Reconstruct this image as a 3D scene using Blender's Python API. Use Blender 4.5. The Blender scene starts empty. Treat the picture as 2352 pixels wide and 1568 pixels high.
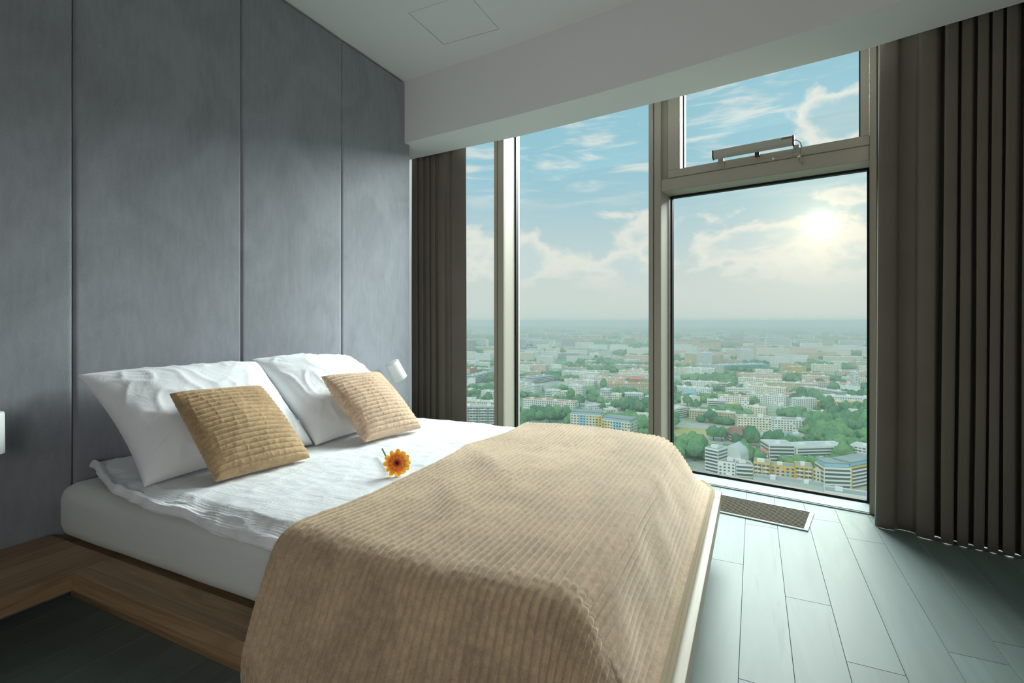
import bpy, bmesh, math, random
import numpy as np
from mathutils import Vector, Matrix, noise

scene = bpy.context.scene
COL = scene.collection
R = math.radians

# ------------------------------------------------------------------ camera
CAMP = np.array([2.441, 0.0, 1.08])
YAW = R(25.70)
FPX, YH = 1155.4, 737.0            # focal length in pixels, eye level row (2352 x 1568)
cd = bpy.data.cameras.new('camera'); cam = bpy.data.objects.new('camera', cd); COL.objects.link(cam)
cam.location = CAMP; cam.rotation_euler = (R(90), 0, YAW)
cd.sensor_width = 36; cd.lens = 36 * FPX / 2352; cd.shift_y = -(784 - YH) / 2352
cd.clip_start = 0.02; cd.clip_end = 60000
scene.camera = cam
scene.view_settings.view_transform = 'Standard'
scene.view_settings.look = 'None'
scene.view_settings.gamma = 1.0
scene.view_settings.use_curve_mapping = False
scene.view_settings.exposure = 0.0
scene.cycles.max_bounces = 6
scene.cycles.diffuse_bounces = 4
scene.cycles.transparent_max_bounces = 16
scene.cycles.volume_bounces = 1
scene.cycles.use_denoising = True
scene.cycles.use_adaptive_sampling = True
scene.cycles.adaptive_threshold = 0.07
scene.cycles.sample_clamp_indirect = 6.0


def lin(c):
    f = lambda x: x / 12.92 if x <= 0.04045 else ((x + 0.055) / 1.055) ** 2.4
    return tuple(f(x) for x in c)


class NT:
    """small helper to write node graphs as expressions"""
    def __init__(self, tree):
        self.t = tree; tree.nodes.clear()

    def n(self, kind, **kw):
        nd = self.t.nodes.new(kind)
        for k, v in kw.items():
            setattr(nd, k, v)
        return nd

    def put(self, sock, v):
        if v is None: return
        if isinstance(v, bpy.types.NodeSocket): self.t.links.new(v, sock)
        elif isinstance(v, bpy.types.Node): self.t.links.new(v.outputs[0], sock)
        elif isinstance(v, (tuple, list)) and sock.type == 'RGBA' and len(v) == 3: sock.default_value = (*v, 1)
        else: sock.default_value = v

    def m(self, op, a, b=None, c=None, clamp=False):
        nd = self.n('ShaderNodeMath', operation=op, use_clamp=clamp)
        for i, v in enumerate((a, b, c)): self.put(nd.inputs[i], v)
        return nd.outputs[0]

    def mix(self, f, a, b, blend='MIX'):
        nd = self.n('ShaderNodeMix', data_type='RGBA', blend_type=blend)
        self.put(nd.inputs[0], f); self.put(nd.inputs[6], a); self.put(nd.inputs[7], b)
        return nd.outputs[2]

    def sm(self, x, a, b, o0=0.0, o1=1.0):
        nd = self.n('ShaderNodeMapRange', interpolation_type='SMOOTHSTEP')
        for i, v in enumerate((x, a, b, o0, o1)): self.put(nd.inputs[i], v)
        return nd.outputs[0]

    def noise(self, vec, scale, detail=4, rough=0.5, dist=0.0):
        nd = self.n('ShaderNodeTexNoise')
        self.put(nd.inputs['Vector'], vec); self.put(nd.inputs['Scale'], scale)
        self.put(nd.inputs['Detail'], detail); self.put(nd.inputs['Roughness'], rough)
        self.put(nd.inputs['Distortion'], dist)
        return nd.outputs[0]

    def xyz(self, x, y, z):
        nd = self.n('ShaderNodeCombineXYZ')
        for i, v in enumerate((x, y, z)): self.put(nd.inputs[i], v)
        return nd.outputs[0]

    def sep(self, v):
        nd = self.n('ShaderNodeSeparateXYZ'); self.put(nd.inputs[0], v); return nd.outputs

    def coord(self, which='Object'):
        return self.n('ShaderNodeTexCoord').outputs[which]

    def mapping(self, vec, scale=(1, 1, 1), rot=(0, 0, 0), loc=(0, 0, 0)):
        nd = self.n('ShaderNodeMapping'); self.put(nd.inputs[0], vec)
        nd.inputs[1].default_value = loc; nd.inputs[2].default_value = rot; nd.inputs[3].default_value = scale
        return nd.outputs[0]


# ------------------------------------------------------------------ sky
SUN_AZ, SUN_EL = R(5.8), R(9.3)
SUND = (math.sin(SUN_AZ) * math.cos(SUN_EL), math.cos(SUN_AZ) * math.cos(SUN_EL), math.sin(SUN_EL))


def make_sky():
    w = bpy.data.worlds.new('sky'); scene.world = w; w.use_nodes = True
    T = NT(w.node_tree)
    d = T.n('ShaderNodeVectorMath', operation='NORMALIZE'); T.put(d.inputs[0], T.coord('Generated')); d = d.outputs[0]
    x, y, z = T.sep(d)
    az = T.m('ARCTAN2', x, y); el = T.m('ARCSINE', z)
    # clear sky gradient: pale warm haze at the horizon, light blue above
    g = T.sm(el, R(1.0), R(19))
    base = T.mix(g, lin((.830, .862, .840)), lin((.600, .785, .845)))
    g2 = T.sm(el, R(19), R(70))
    base = T.mix(g2, base, lin((.52, .74, .83)))
    # cumulus: bright rims, blue grey hearts (back lit)
    elw = T.m('MULTIPLY', el, 1.75)
    v = T.xyz(az, elw, 3.7)
    n1 = T.noise(v, 6.5, 6, 0.54, 0.25)
    def blob(a, e, sa, se, amp):
        da = T.m('DIVIDE', T.m('SUBTRACT', az, R(a)), R(sa)); de = T.m('DIVIDE', T.m('SUBTRACT', el, R(e)), R(se))
        q = T.m('ADD', T.m('MULTIPLY', da, da), T.m('MULTIPLY', de, de))
        return T.m('MULTIPLY', T.m('EXPONENT', T.m('MULTIPLY', q, -1.0)), amp)
    f = n1
    for b in ((6.6, 18.9, 4.6, 2.6, .46), (-31.5, 9.0, 3.6, 4.0, .16), (-25, 7.4, 4.5, 3.0, .15), (-9, 8.0, 9, 4.2, .12), (6, 7.5, 7, 3.5, .10),
              (-20, 14.5, 9, 3.5, -.22), (-30, 16, 5, 4, -.2), (-2, 14.8, 8, 1.8, -.16)):
        f = T.m('ADD', f, blob(*b))
    thr = T.sm(el, R(5), R(17), .49, .63)
    dn = T.m('SUBTRACT', f, thr)
    m = T.sm(dn, -.01, .075)
    fade = T.sm(el, R(1.2), R(6.5))
    core = T.sm(dn, .07, .20)
    core_c = T.mix(T.sm(el, R(6), R(18)), lin((.80, .860, .860)), lin((.66, .79, .83)))
    cl = T.mix(core, lin((.925, .92, .885)), core_c)
    sky = T.mix(T.m('MULTIPLY', m, T.m('MULTIPLY', fade, .86)), base, cl)
    # high streaky cirrus
    v2 = T.mapping(T.xyz(az, el, 0), scale=(4.2, 27, 1), rot=(0, 0, R(-10)))
    c2 = T.noise(v2, 1.5, 4, 0.6, 0.4)
    hi = T.m('MULTIPLY', T.sm(c2, .47, .68), T.sm(el, R(10), R(17)))
    hi = T.m('MULTIPLY', T.m('MULTIPLY', hi, .72), T.m('SUBTRACT', 1.0, T.m('MULTIPLY', m, .85)))
    sky = T.mix(hi, sky, lin((.91, .915, .89)))
    # haze veil close to the horizon
    low = T.sm(el, R(0.2), R(7.5), .75, 0)
    sky = T.mix(low, sky, lin((.815, .852, .832)))
    # the hazy sun and its aureole
    dot = T.n('ShaderNodeVectorMath', operation='DOT_PRODUCT'); T.put(dot.inputs[0], d); dot.inputs[1].default_value = SUND
    ang = T.m('ARCCOSINE', T.m('MINIMUM', dot.outputs['Value'], 1.0))
    def halo(s, p, amp):
        return T.m('MULTIPLY', T.m('EXPONENT', T.m('MULTIPLY', T.m('POWER', T.m('DIVIDE', ang, R(s)), p), -1.0)), amp)
    h1 = halo(1.0, 2.0, 1.2); h2 = halo(3.0, 1.2, .60); h3 = halo(9.0, 1.3, .16)
    def add(a, f, c):
        q = T.n('ShaderNodeVectorMath', operation='SCALE'); q.inputs[0].default_value = c; T.put(q.inputs['Scale'], f)
        s = T.n('ShaderNodeVectorMath', operation='ADD'); T.put(s.inputs[0], a); T.put(s.inputs[1], q.outputs[0]); return s.outputs[0]
    sky = add(sky, h1, (1.0, .95, .75)); sky = add(sky, h2, (.62, .50, .26)); sky = add(sky, h3, (.8, .62, .34))
    # below the horizon: dull ground haze
    below = T.sm(z, -.02, 0.0)
    sky = T.mix(below, lin((.55, .62, .60)), sky)
    bg = T.n('ShaderNodeBackground'); T.put(bg.inputs[0], sky); bg.inputs[1].default_value = 1.0
    out = T.n('ShaderNodeOutputWorld'); T.put(out.inputs[0], bg.outputs[0])
    w.cycles.sampling_method = 'MANUAL'; w.cycles.sample_map_resolution = 512


make_sky()


def lamp(name, kind, loc, energy, color, rot=None, aim=None, **kw):
    l = bpy.data.lights.new(name, kind); l.energy = energy; l.color = color
    for k, v in kw.items(): setattr(l, k, v)
    o = bpy.data.objects.new(name, l); COL.objects.link(o); o.location = loc
    if aim is not None:
        o.rotation_euler = (Vector(aim) - Vector(loc)).to_track_quat('-Z', 'Y').to_euler()
    elif rot: o.rotation_euler = rot
    return o


# hazy sun, softened by the veil of cloud in front of it
lamp('sun', 'SUN', (3, 30, 20), 0.5, (1.0, .90, .72), aim=(3 - SUND[0], 30 - SUND[1], 20 - SUND[2]), angle=R(16))
# second sun, added behind the tower to brighten the house fronts facing the room
lamp('added_high_sun', 'SUN', (0, -30, 60), 1.35, (1.0, .97, .88), aim=(6, 0, 31), angle=R(40))
# area light added outside the bays to strengthen the sky light coming in
DAY = (.92, 1.0, .985)
lamp('added_window_light', 'AREA', (3.1, 7.0, 4.5), 1450, DAY, aim=(0.9, 2.2, 0.7), shape='RECTANGLE', size=4.6, size_y=2.6)
# two added fill lights behind the camera, aimed at the bed and the ceiling
lamp('added_bed_fill', 'AREA', (3.6, -2.0, 1.5), 13, (1.0, .98, .94), aim=(1.6, 1.0, 0.6), shape='RECTANGLE', size=1.6, size_y=1.4, spread=R(100))
lamp('added_ceiling_fill', 'AREA', (3.5, -1.2, 0.9), 6, (1.0, .98, .95), aim=(1.5, 2.3, 2.9), shape='RECTANGLE', size=.8, size_y=.8, spread=R(110))

# ------------------------------------------------------------------ helpers
MATS = {}


def mat(name, color, rough=.6, spec=.5, metal=0.0, sheen=0.0, sheen_tint=(1, 1, 1), bump=None, var=None, coat=0.0):
    """var=(scale, amount, detail) darkens/lightens by noise; bump=(scale, strength, distance)"""
    if name in MATS: return MATS[name]
    ma = bpy.data.materials.new(name); ma.use_nodes = True; T = NT(ma.node_tree)
    b = T.n('ShaderNodeBsdfPrincipled'); o = T.n('ShaderNodeOutputMaterial'); T.put(o.inputs[0], b.outputs[0])
    col = lin(color)
    if var:
        nz = T.noise(T.coord(), var[0], var[2], .6)
        k = T.sm(nz, .3, .7, 1 - var[1], 1 + var[1])
        q = T.n('ShaderNodeVectorMath', operation='SCALE'); q.inputs[0].default_value = col; T.put(q.inputs['Scale'], k)
        T.put(b.inputs['Base Color'], q.outputs[0])
    else:
        b.inputs['Base Color'].default_value = (*col, 1)
    b.inputs['Roughness'].default_value = rough; b.inputs['Specular IOR Level'].default_value = spec
    b.inputs['Metallic'].default_value = metal
    if sheen:
        b.inputs['Sheen Weight'].default_value = sheen; b.inputs['Sheen Roughness'].default_value = .4
        b.inputs['Sheen Tint'].default_value = (*lin(sheen_tint), 1)
    if coat: b.inputs['Coat Weight'].default_value = coat
    if bump:
        nz = T.noise(T.coord(), bump[0], 3, .6)
        bp = T.n('ShaderNodeBump'); bp.inputs['Strength'].default_value = bump[1]; bp.inputs['Distance'].default_value = bump[2]
        T.put(bp.inputs['Height'], nz); T.put(b.inputs['Normal'], bp.outputs[0])
    MATS[name] = ma
    return ma


def custom(name):
    ma = bpy.data.materials.new(name); ma.use_nodes = True; T = NT(ma.node_tree)
    b = T.n('ShaderNodeBsdfPrincipled'); o = T.n('ShaderNodeOutputMaterial'); T.put(o.inputs[0], b.outputs[0])
    MATS[name] = ma
    return ma, T, b, o


def link(name, data, parent=None, loc=None):
    o = bpy.data.objects.new(name, data); COL.objects.link(o)
    if parent is not None: o.parent = parent
    if loc is not None: o.location = loc
    return o


def tag(o, label=None, cat=None, group=None, kind=None):
    if label: o['label'] = label
    if cat: o['category'] = cat
    if group: o['group'] = group
    if kind: o['kind'] = kind
    return o


def empty(name, loc=(0, 0, 0), label=None, cat=None, group=None, kind=None):
    o = link(name, None, None, loc); o.empty_display_size = .1
    return tag(o, label, cat, group, kind)


def pymesh(name, verts, faces, m, parent=None, smooth=False, merge=0):
    me = bpy.data.meshes.new(name)
    me.from_pydata([tuple(v) for v in verts], [], faces)
    if merge:
        bm = bmesh.new(); bm.from_mesh(me); bmesh.ops.remove_doubles(bm, verts=bm.verts, dist=merge)
        bmesh.ops.recalc_face_normals(bm, faces=bm.faces); bm.to_mesh(me); bm.free()
    if m is not None: me.materials.append(m)
    if smooth: me.polygons.foreach_set('use_smooth', [True] * len(me.polygons))
    me.update()
    return link(name, me, parent)


def bm_obj(name, bm, m, parent=None, smooth=False):
    me = bpy.data.meshes.new(name); bmesh.ops.recalc_face_normals(bm, faces=bm.faces); bm.to_mesh(me); bm.free()
    if m is not None: me.materials.append(m)
    if smooth: me.polygons.foreach_set('use_smooth', [True] * len(me.polygons))
    return link(name, me, parent)


def hexa(bm, p):
    """box from 8 points: 4 bottom (ccw), 4 top"""
    vs = [bm.verts.new(tuple(q)) for q in p]
    for f in ((0, 3, 2, 1), (4, 5, 6, 7), (0, 1, 5, 4), (1, 2, 6, 5), (2, 3, 7, 6), (3, 0, 4, 7)):
        bm.faces.new([vs[i] for i in f])
    return vs


def bxm(bm, lo, hi):
    (a, b, c), (d, e, f) = lo, hi
    return hexa(bm, [(a, b, c), (d, b, c), (d, e, c), (a, e, c), (a, b, f), (d, b, f), (d, e, f), (a, e, f)])


def box(name, lo, hi, m, parent=None, bev=0.0, seg=2):
    bm = bmesh.new(); bxm(bm, lo, hi)
    if bev: bmesh.ops.bevel(bm, geom=bm.edges[:], offset=bev, segments=seg, profile=.5, affect='EDGES')
    return bm_obj(name, bm, m, parent, smooth=False)


def prism(name, poly, z0, z1, m, parent=None, bev=0):
    bm = bmesh.new()
    a = [bm.verts.new((x, y, z0)) for x, y in poly]; b = [bm.verts.new((x, y, z1)) for x, y in poly]
    n = len(poly); bm.faces.new(a[::-1]); bm.faces.new(b)
    for i in range(n): bm.faces.new((a[i], a[(i + 1) % n], b[(i + 1) % n], b[i]))
    if bev: bmesh.ops.bevel(bm, geom=bm.edges[:], offset=bev, segments=2, affect='EDGES')
    return bm_obj(name, bm, m, parent)


def tube_bm(bm, pts, r, n=10, cap=True):
    pts = [Vector(p) for p in pts]; rings = []
    rr = r if hasattr(r, '__len__') else [r] * len(pts)
    up = Vector((0.13, 0.21, 1)).normalized()
    for i, p in enumerate(pts):
        t = (pts[min(i + 1, len(pts) - 1)] - pts[max(i - 1, 0)]).normalized()
        a = t.cross(up)
        if a.length < 1e-3: a = t.cross(Vector((1, 0, 0)))
        a.normalize(); b = t.cross(a).normalized()
        rings.append([bm.verts.new(p + (a * math.cos(2 * math.pi * k / n) + b * math.sin(2 * math.pi * k / n)) * rr[i]) for k in range(n)])
    for i in range(len(rings) - 1):
        for k in range(n):
            bm.faces.new((rings[i][k], rings[i][(k + 1) % n], rings[i + 1][(k + 1) % n], rings[i + 1][k]))
    if cap:
        bm.faces.new(rings[0][::-1]); bm.faces.new(rings[-1])


def tube(name, pts, r, m, parent=None, n=10):
    bm = bmesh.new(); tube_bm(bm, pts, r, n); return bm_obj(name, bm, m, parent, smooth=True)


def gridmesh(name, P, m, parent=None, flip=False):
    """P: (a, b, 3) array"""
    a, b = P.shape[:2]
    idx = np.arange(a * b).reshape(a, b)
    q = np.stack([idx[:-1, :-1], idx[1:, :-1], idx[1:, 1:], idx[:-1, 1:]], -1).reshape(-1, 4)
    if flip: q = q[:, ::-1]
    me = bpy.data.meshes.new(name)
    me.vertices.add(a * b); me.vertices.foreach_set('co', P.reshape(-1).astype(np.float32))
    me.loops.add(q.size); me.loops.foreach_set('vertex_index', q.reshape(-1).astype(np.int32))
    me.polygons.add(len(q)); me.polygons.foreach_set('loop_start', np.arange(0, q.size, 4, dtype=np.int32))
    me.polygons.foreach_set('use_smooth', np.ones(len(q), bool))
    me.update(calc_edges=True); me.validate()
    if m is not None: me.materials.append(m)
    return link(name, me, parent)


def gnormals(P):
    du = np.gradient(P, axis=0); dv = np.gradient(P, axis=1)
    n = np.cross(du, dv); return n / (np.linalg.norm(n, axis=-1, keepdims=True) + 1e-12)


def vnoise(P, scale, seed=0.0):
    """perlin noise sampled on an (...,3) array"""
    flat = P.reshape(-1, 3) * scale + seed
    return np.array([noise.noise(Vector(p)) for p in flat]).reshape(P.shape[:-1])


# view helper used to read real places off the photograph: ray of a pixel, cut with a horizontal plane
FWD = np.array([-math.sin(YAW), math.cos(YAW)]); RGT = np.array([math.cos(YAW), math.sin(YAW)])


def onplane(u, v, z):
    d = FWD + RGT * (u - 1176) / FPX
    t = (z - CAMP[2]) * FPX / (YH - v)
    return np.array([CAMP[0] + d[0] * t, CAMP[1] + d[1] * t, z])


# ------------------------------------------------------------------ materials
def m_suede():
    ma, T, b, o = custom('suede')
    c = T.coord()
    big = T.noise(T.mapping(c, scale=(1, 1.0, .75), rot=(R(25), 0, 0)), 2.6, 5, .55, 1.4)
    fine = T.noise(T.mapping(c, scale=(1, 1.6, .35)), 26, 4, .6)
    weave = T.noise(c, 420, 2, .5)
    k = T.m('ADD', T.sm(big, .3, .7, -.10, .10), T.m('ADD', T.sm(fine, .3, .7, -.05, .05), T.sm(weave, .3, .7, -.07, .07)))
    q = T.n('ShaderNodeVectorMath', operation='SCALE'); q.inputs[0].default_value = lin((.525, .535, .560)); T.put(q.inputs['Scale'], T.m('ADD', k, 1.0))
    T.put(b.inputs['Base Color'], q.outputs[0]); b.inputs['Roughness'].default_value = .85; b.inputs['Specular IOR Level'].default_value = .25
    b.inputs['Sheen Weight'].default_value = .25; b.inputs['Sheen Roughness'].default_value = .5
    bp = T.n('ShaderNodeBump'); bp.inputs['Strength'].default_value = .25; bp.inputs['Distance'].default_value = .002
    T.put(bp.inputs['Height'], T.noise(c, 300, 3, .6)); T.put(b.inputs['Normal'], bp.outputs[0])
    return ma


def m_wood(name, axis, ca, cb, ring=1.0, rough=.5):
    """axis: 0 grain along x, 1 along y"""
    ma, T, b, o = custom(name)
    c = T.coord()
    sc = [14, 14, 14]; sc[axis] = 1.1
    v = T.mapping(c, scale=sc)
    n1 = T.noise(v, 1.0, 5, .6, .8)
    wv = T.m('FRACT', T.m('MULTIPLY', T.noise(T.mapping(c, scale=[s * .35 for s in sc]), 1.0, 2, .4, .6), 9.0 * ring))
    wv = T.sm(T.m('ABSOLUTE', T.m('SUBTRACT', wv, .5)), .36, .5)
    sf = [160, 160, 160]; sf[axis] = 5
    fine = T.noise(T.mapping(c, scale=sf), 1.0, 3, .6)
    k = T.m('ADD', T.m('MULTIPLY', n1, .55), T.m('MULTIPLY', fine, .45))
    k = T.m('ADD', T.sm(k, .3, .7), T.m('MULTIPLY', wv, -.38), clamp=True)
    T.put(b.inputs['Base Color'], T.mix(k, lin(cb), lin(ca)))
    b.inputs['Roughness'].default_value = rough
    bp = T.n('ShaderNodeBump'); bp.inputs['Strength'].default_value = .15; bp.inputs['Distance'].default_value = .001
    T.put(bp.inputs['Height'], fine); T.put(b.inputs['Normal'], bp.outputs[0])
    return ma


def m_plank():
    ma, T, b, o = custom('floor_plank')
    c = T.coord(); oi = T.n('ShaderNodeObjectInfo')
    off = T.m('MULTIPLY', oi.outputs['Random'], 37.0)
    x, y, z = T.sep(c)
    v = T.xyz(T.m('MULTIPLY', x, 30), T.m('ADD', T.m('MULTIPLY', y, 1.6), off), off)
    n1 = T.noise(v, 1.0, 5, .62, .7)
    v2 = T.xyz(T.m('MULTIPLY', x, 9), T.m('ADD', T.m('MULTIPLY', y, .9), off), off)
    n2 = T.noise(v2, 1.0, 3, .5, 1.2)
    streak = T.sm(n1, .58, .72)
    k = T.m('ADD', T.sm(n2, .3, .7, .92, 1.06), T.m('MULTIPLY', streak, -.13))
    k = T.m('MULTIPLY', k, T.sm(oi.outputs['Random'], 0, 1, .95, 1.04))
    q = T.n('ShaderNodeVectorMath', operation='SCALE'); q.inputs[0].default_value = lin((.455, .510, .495)); T.put(q.inputs['Scale'], k)
    T.put(b.inputs['Base Color'], q.outputs[0]); b.inputs['Roughness'].default_value = .5; b.inputs['Specular IOR Level'].default_value = .28
    bp = T.n('ShaderNodeBump'); bp.inputs['Strength'].default_value = .12; bp.inputs['Distance'].default_value = .001
    T.put(bp.inputs['Height'], n1); T.put(b.inputs['Normal'], bp.outputs[0])
    return ma


def m_fleece(name, color, tip):
    ma, T, b, o = custom(name)
    c = T.coord()
    n1 = T.noise(c, 7, 4, .6, .5); n2 = T.noise(c, 55, 3, .6); n3 = T.noise(c, 340, 2, .6)
    k = T.m('ADD', T.sm(n1, .3, .7, -.16, .14), T.m('ADD', T.sm(n2, .3, .7, -.13, .13), T.sm(n3, .3, .7, -.12, .12)))
    q = T.n('ShaderNodeVectorMath', operation='SCALE'); q.inputs[0].default_value = lin(color); T.put(q.inputs['Scale'], T.m('ADD', k, 1.0))
    T.put(b.inputs['Base Color'], q.outputs[0]); b.inputs['Roughness'].default_value = .9; b.inputs['Specular IOR Level'].default_value = .15
    b.inputs['Sheen Weight'].default_value = .8; b.inputs['Sheen Roughness'].default_value = .5; b.inputs['Sheen Tint'].default_value = (*lin(tip), 1)
    bp = T.n('ShaderNodeBump'); bp.inputs['Strength'].default_value = .45; bp.inputs['Distance'].default_value = .0014
    T.put(bp.inputs['Height'], T.m('ADD', T.m('MULTIPLY', n2, .6), T.m('MULTIPLY', n3, .5))); T.put(b.inputs['Normal'], bp.outputs[0])
    return ma


def m_linen(name, color, crease=.35, stripes=True):
    ma, T, b, o = custom(name)
    c = T.coord()
    n1 = T.noise(T.mapping(c, scale=(1, 1, 1)), 9, 5, .6, 1.0)
    n2 = T.noise(T.mapping(c, scale=(5, 70, 30)), 1.0, 4, .6, 1.0)
    h = T.m('ADD', T.m('MULTIPLY', n1, 1.0), T.m('MULTIPLY', n2, .35 if stripes else .08))
    b.inputs['Base Color'].default_value = (*lin(color), 1); b.inputs['Roughness'].default_value = .75; b.inputs['Specular IOR Level'].default_value = .3
    b.inputs['Sheen Weight'].default_value = .15
    bp = T.n('ShaderNodeBump'); bp.inputs['Strength'].default_value = crease; bp.inputs['Distance'].default_value = .012
    T.put(bp.inputs['Height'], h); T.put(b.inputs['Normal'], bp.outputs[0])
    return ma


def m_glass():
    ma = bpy.data.materials.new('window_glass'); ma.use_nodes = True; T = NT(ma.node_tree)
    tr = T.n('ShaderNodeBsdfTransparent'); tr.inputs[0].default_value = (.955, .985, .975, 1)
    gl = T.n('ShaderNodeBsdfGlossy'); gl.inputs['Roughness'].default_value = .0; gl.inputs[0].default_value = (.9, 1, .97, 1)
    fr = T.n('ShaderNodeFresnel'); fr.inputs[0].default_value = 1.45
    mx = T.n('ShaderNodeMixShader'); T.put(mx.inputs[0], T.m('MULTIPLY', fr.outputs[0], .55)); T.put(mx.inputs[1], tr.outputs[0]); T.put(mx.inputs[2], gl.outputs[0])
    o = T.n('ShaderNodeOutputMaterial'); T.put(o.inputs[0], mx.outputs[0])
    return ma


SUEDE = m_suede()
GLASS = m_glass()
PAINT = mat('white_paint', (.87, .87, .865), .8, .3, bump=(60, .06, .002))
PAINT2 = mat('ceiling_paint', (.87, .87, .865), .85, .3, bump=(60, .05, .002))
GREY = mat('room_wall_paint', (.42, .43, .43), .8, .3, bump=(60, .05, .002))
ALU = mat('window_aluminium', (.64, .615, .565), .5, .4, metal=0, bump=(300, .03, .0005))
ALUL = mat('pale_sill_aluminium', (.54, .59, .58), .6, .2, metal=0, bump=(200, .03, .0005))
BLACK = mat('black_rubber', (.03, .04, .04), .5, .3)
WHITE_PL = mat('white_lacquer', (.90, .91, .90), .4, .5)

# ------------------------------------------------------------------ room shell
ZC, ZS = 2.938, 2.461
# floor: dark screed with separate planks laid along the head wall direction
floor = prism('floor', [(-.55, -2.3), (5.0, -2.3), (5.0, 2.95), (3.09, 3.57), (1.84, 3.80), (.50, 4.01), (-.55, 4.08)], -.12, -.012, mat('screed', (.10, .10, .10), .9))
tag(floor, kind='structure')
PLANK = m_plank()
PW, PL = .1535, 1.29
joint = {-1: 2.456, 0: 1.667, 1: 2.244, 2: 3.19}


def facade_y(x):   # interior face of the window frames
    pts = [(-.9, 3.925), (.474, 3.829), (1.812, 3.621), (3.062, 3.396), (4.9, 2.863)]
    return float(np.interp(x, [p[0] for p in pts], [p[1] for p in pts]))


rng = random.Random(4)
for k in range(-17, 17):
    x0 = 2.398 + PW * k
    if x0 + PW < -.45 or x0 > 4.85: continue
    j = joint.get(k, rng.uniform(0, PL))
    yy = j - PL * 6
    while yy < 4.2:
        a, b2 = max(yy, -2.2), min(yy + PL, facade_y(x0 + PW / 2) + .02)
        if b2 - a > .05:
            g = .0004
            bm = bmesh.new(); bxm(bm, (x0 + g, a + g, -.012), (x0 + PW - g, b2 - g, 0))
            top = [e for e in bm.edges if all(abs(v.co.z) < 1e-6 for v in e.verts)]
            bmesh.ops.bevel(bm, geom=top, offset=.0009, segments=1, affect='EDGES')
            bm_obj('plank', bm, PLANK, floor)
        yy += PL

# ceiling with an access hatch let into it
hx0, hx1, hy0, hy1 = .560, .978, 2.465, 2.852
ceil = empty('ceiling', (0, 0, 0), kind='structure')
bm = bmesh.new()
for lo, hi in (((-.55, -2.3, ZC), (hx0, 2.9, ZC + .12)), ((hx1, -2.3, ZC), (5.0, 2.9, ZC + .12)),
               ((hx0, -2.3, ZC), (hx1, hy0, ZC + .12)), ((hx0, hy1, ZC), (hx1, 2.9, ZC + .12))):
    bxm(bm, lo, hi)
bm_obj('ceiling_slab', bm, PAINT2, ceil)
g = .0035
prism('ceiling_slab', [(-.55, 2.9), (5.0, 2.9), (5.0, 3.0), (3.10, 3.60), (1.85, 3.82), (.50, 4.03), (-.55, 4.10)], ZC, ZC + .12, PAINT2, ceil)
box('access_hatch', (hx0 + g, hy0 + g, ZC + .0005), (hx1 - g, hy1 - g, ZC + .02), PAINT2, ceil, bev=.001)
box('hatch_void', (hx0 - .02, hy0 - .02, ZC + .121), (hx1 + .02, hy1 + .02, ZC + .13), BLACK, ceil)

# head wall: solid core faced with four (and more) padded suede panels
wl = box('wall_left', (-.50, -2.3, 0), (-.035, 3.20, ZC), mat('wall_core', (.06, .06, .065), .9))
tag(wl, kind='structure')
SE = [-2.05, -1.33, -.61, .330, 1.049, 1.779, 2.497, 3.225]
for i in range(len(SE) - 1):
    y0, y1 = SE[i] + .0008, SE[i + 1] - .0008
    ny, nz = 40, 60
    ys = np.linspace(0, 1, ny); zs = np.linspace(0, 1, nz)
    # padded face: rounded edges and a faint billow
    e = lambda t, w, L: np.clip(np.minimum(t, 1 - t) * L / w, 0, 1)
    yy = y0 + (y1 - y0) * (0.5 - 0.5 * np.cos(np.pi * ys)); zz = .0 + (ZC - .012) * (0.5 - 0.5 * np.cos(np.pi * zs))
    ty = (yy - y0) / (y1 - y0); tz = zz / (ZC - .012)
    ey = 1 - (1 - e(ty, .009, y1 - y0)) ** 2.4; ez = 1 - (1 - e(tz, .009, ZC)) ** 2.4
    P = np.zeros((ny, nz, 3)); P[..., 1] = yy[:, None]; P[..., 2] = zz[None, :]
    P[..., 0] = -.018 + .014 * np.minimum(ey[:, None], ez[None, :]) + .004 * np.sin(np.pi * ty)[:, None] ** .6
    # stitched edge wanders a little
    P[..., 0] += .0012 * vnoise(P, 3.0, 7.1 * i)
    po = gridmesh('wall_panel', P, SUEDE, wl)
    # sides of the panel back to the core
    b = bmesh.new(); bxm(b, (-.034, y0 + .0005, .001), (-.018, y1 - .0005, ZC - .013)); bm_obj('panel_backing', b, SUEDE, wl)

# unseen rest of the room
tag(box('wall_right', (5.0, -2.3, 0), (5.1, 4.4, ZC), GREY), kind='structure')
tag(box('wall_back', (-.55, -2.4, 0), (5.1, -2.3, ZC), GREY), kind='structure')
tag(box('wall_corner', (-.62, -2.3, 0), (-.55, 4.4, ZC), GREY), kind='structure')

# dropped soffit in front of the window, following the curve of the facade
FR = [(-.54, 3.20), (0, 3.155), (.914, 3.064), (1.51, 2.988), (1.875, 2.927), (2.14, 2.876), (2.457, 2.809), (2.749, 2.756), (3.025, 2.684), (4.2, 2.36), (4.99, 2.12)]
BK = [(-.54, 3.53), (-.213, 3.502), (.309, 3.455), (.843, 3.415), (1.246, 3.358), (1.835, 3.270), (2.031, 3.240), (2.943, 3.087), (3.137, 3.027), (3.495, 2.925), (4.2, 2.72), (4.99, 2.49)]
tag(prism('trim_1', FR + BK[::-1], ZS, ZC, PAINT, None, bev=.002), kind='structure')

# ------------------------------------------------------------------ window facade
VTX = [(-.9, 3.925), (.474, 3.829), (1.812, 3.621), (3.062, 3.396), (4.9, 2.863)]


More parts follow.
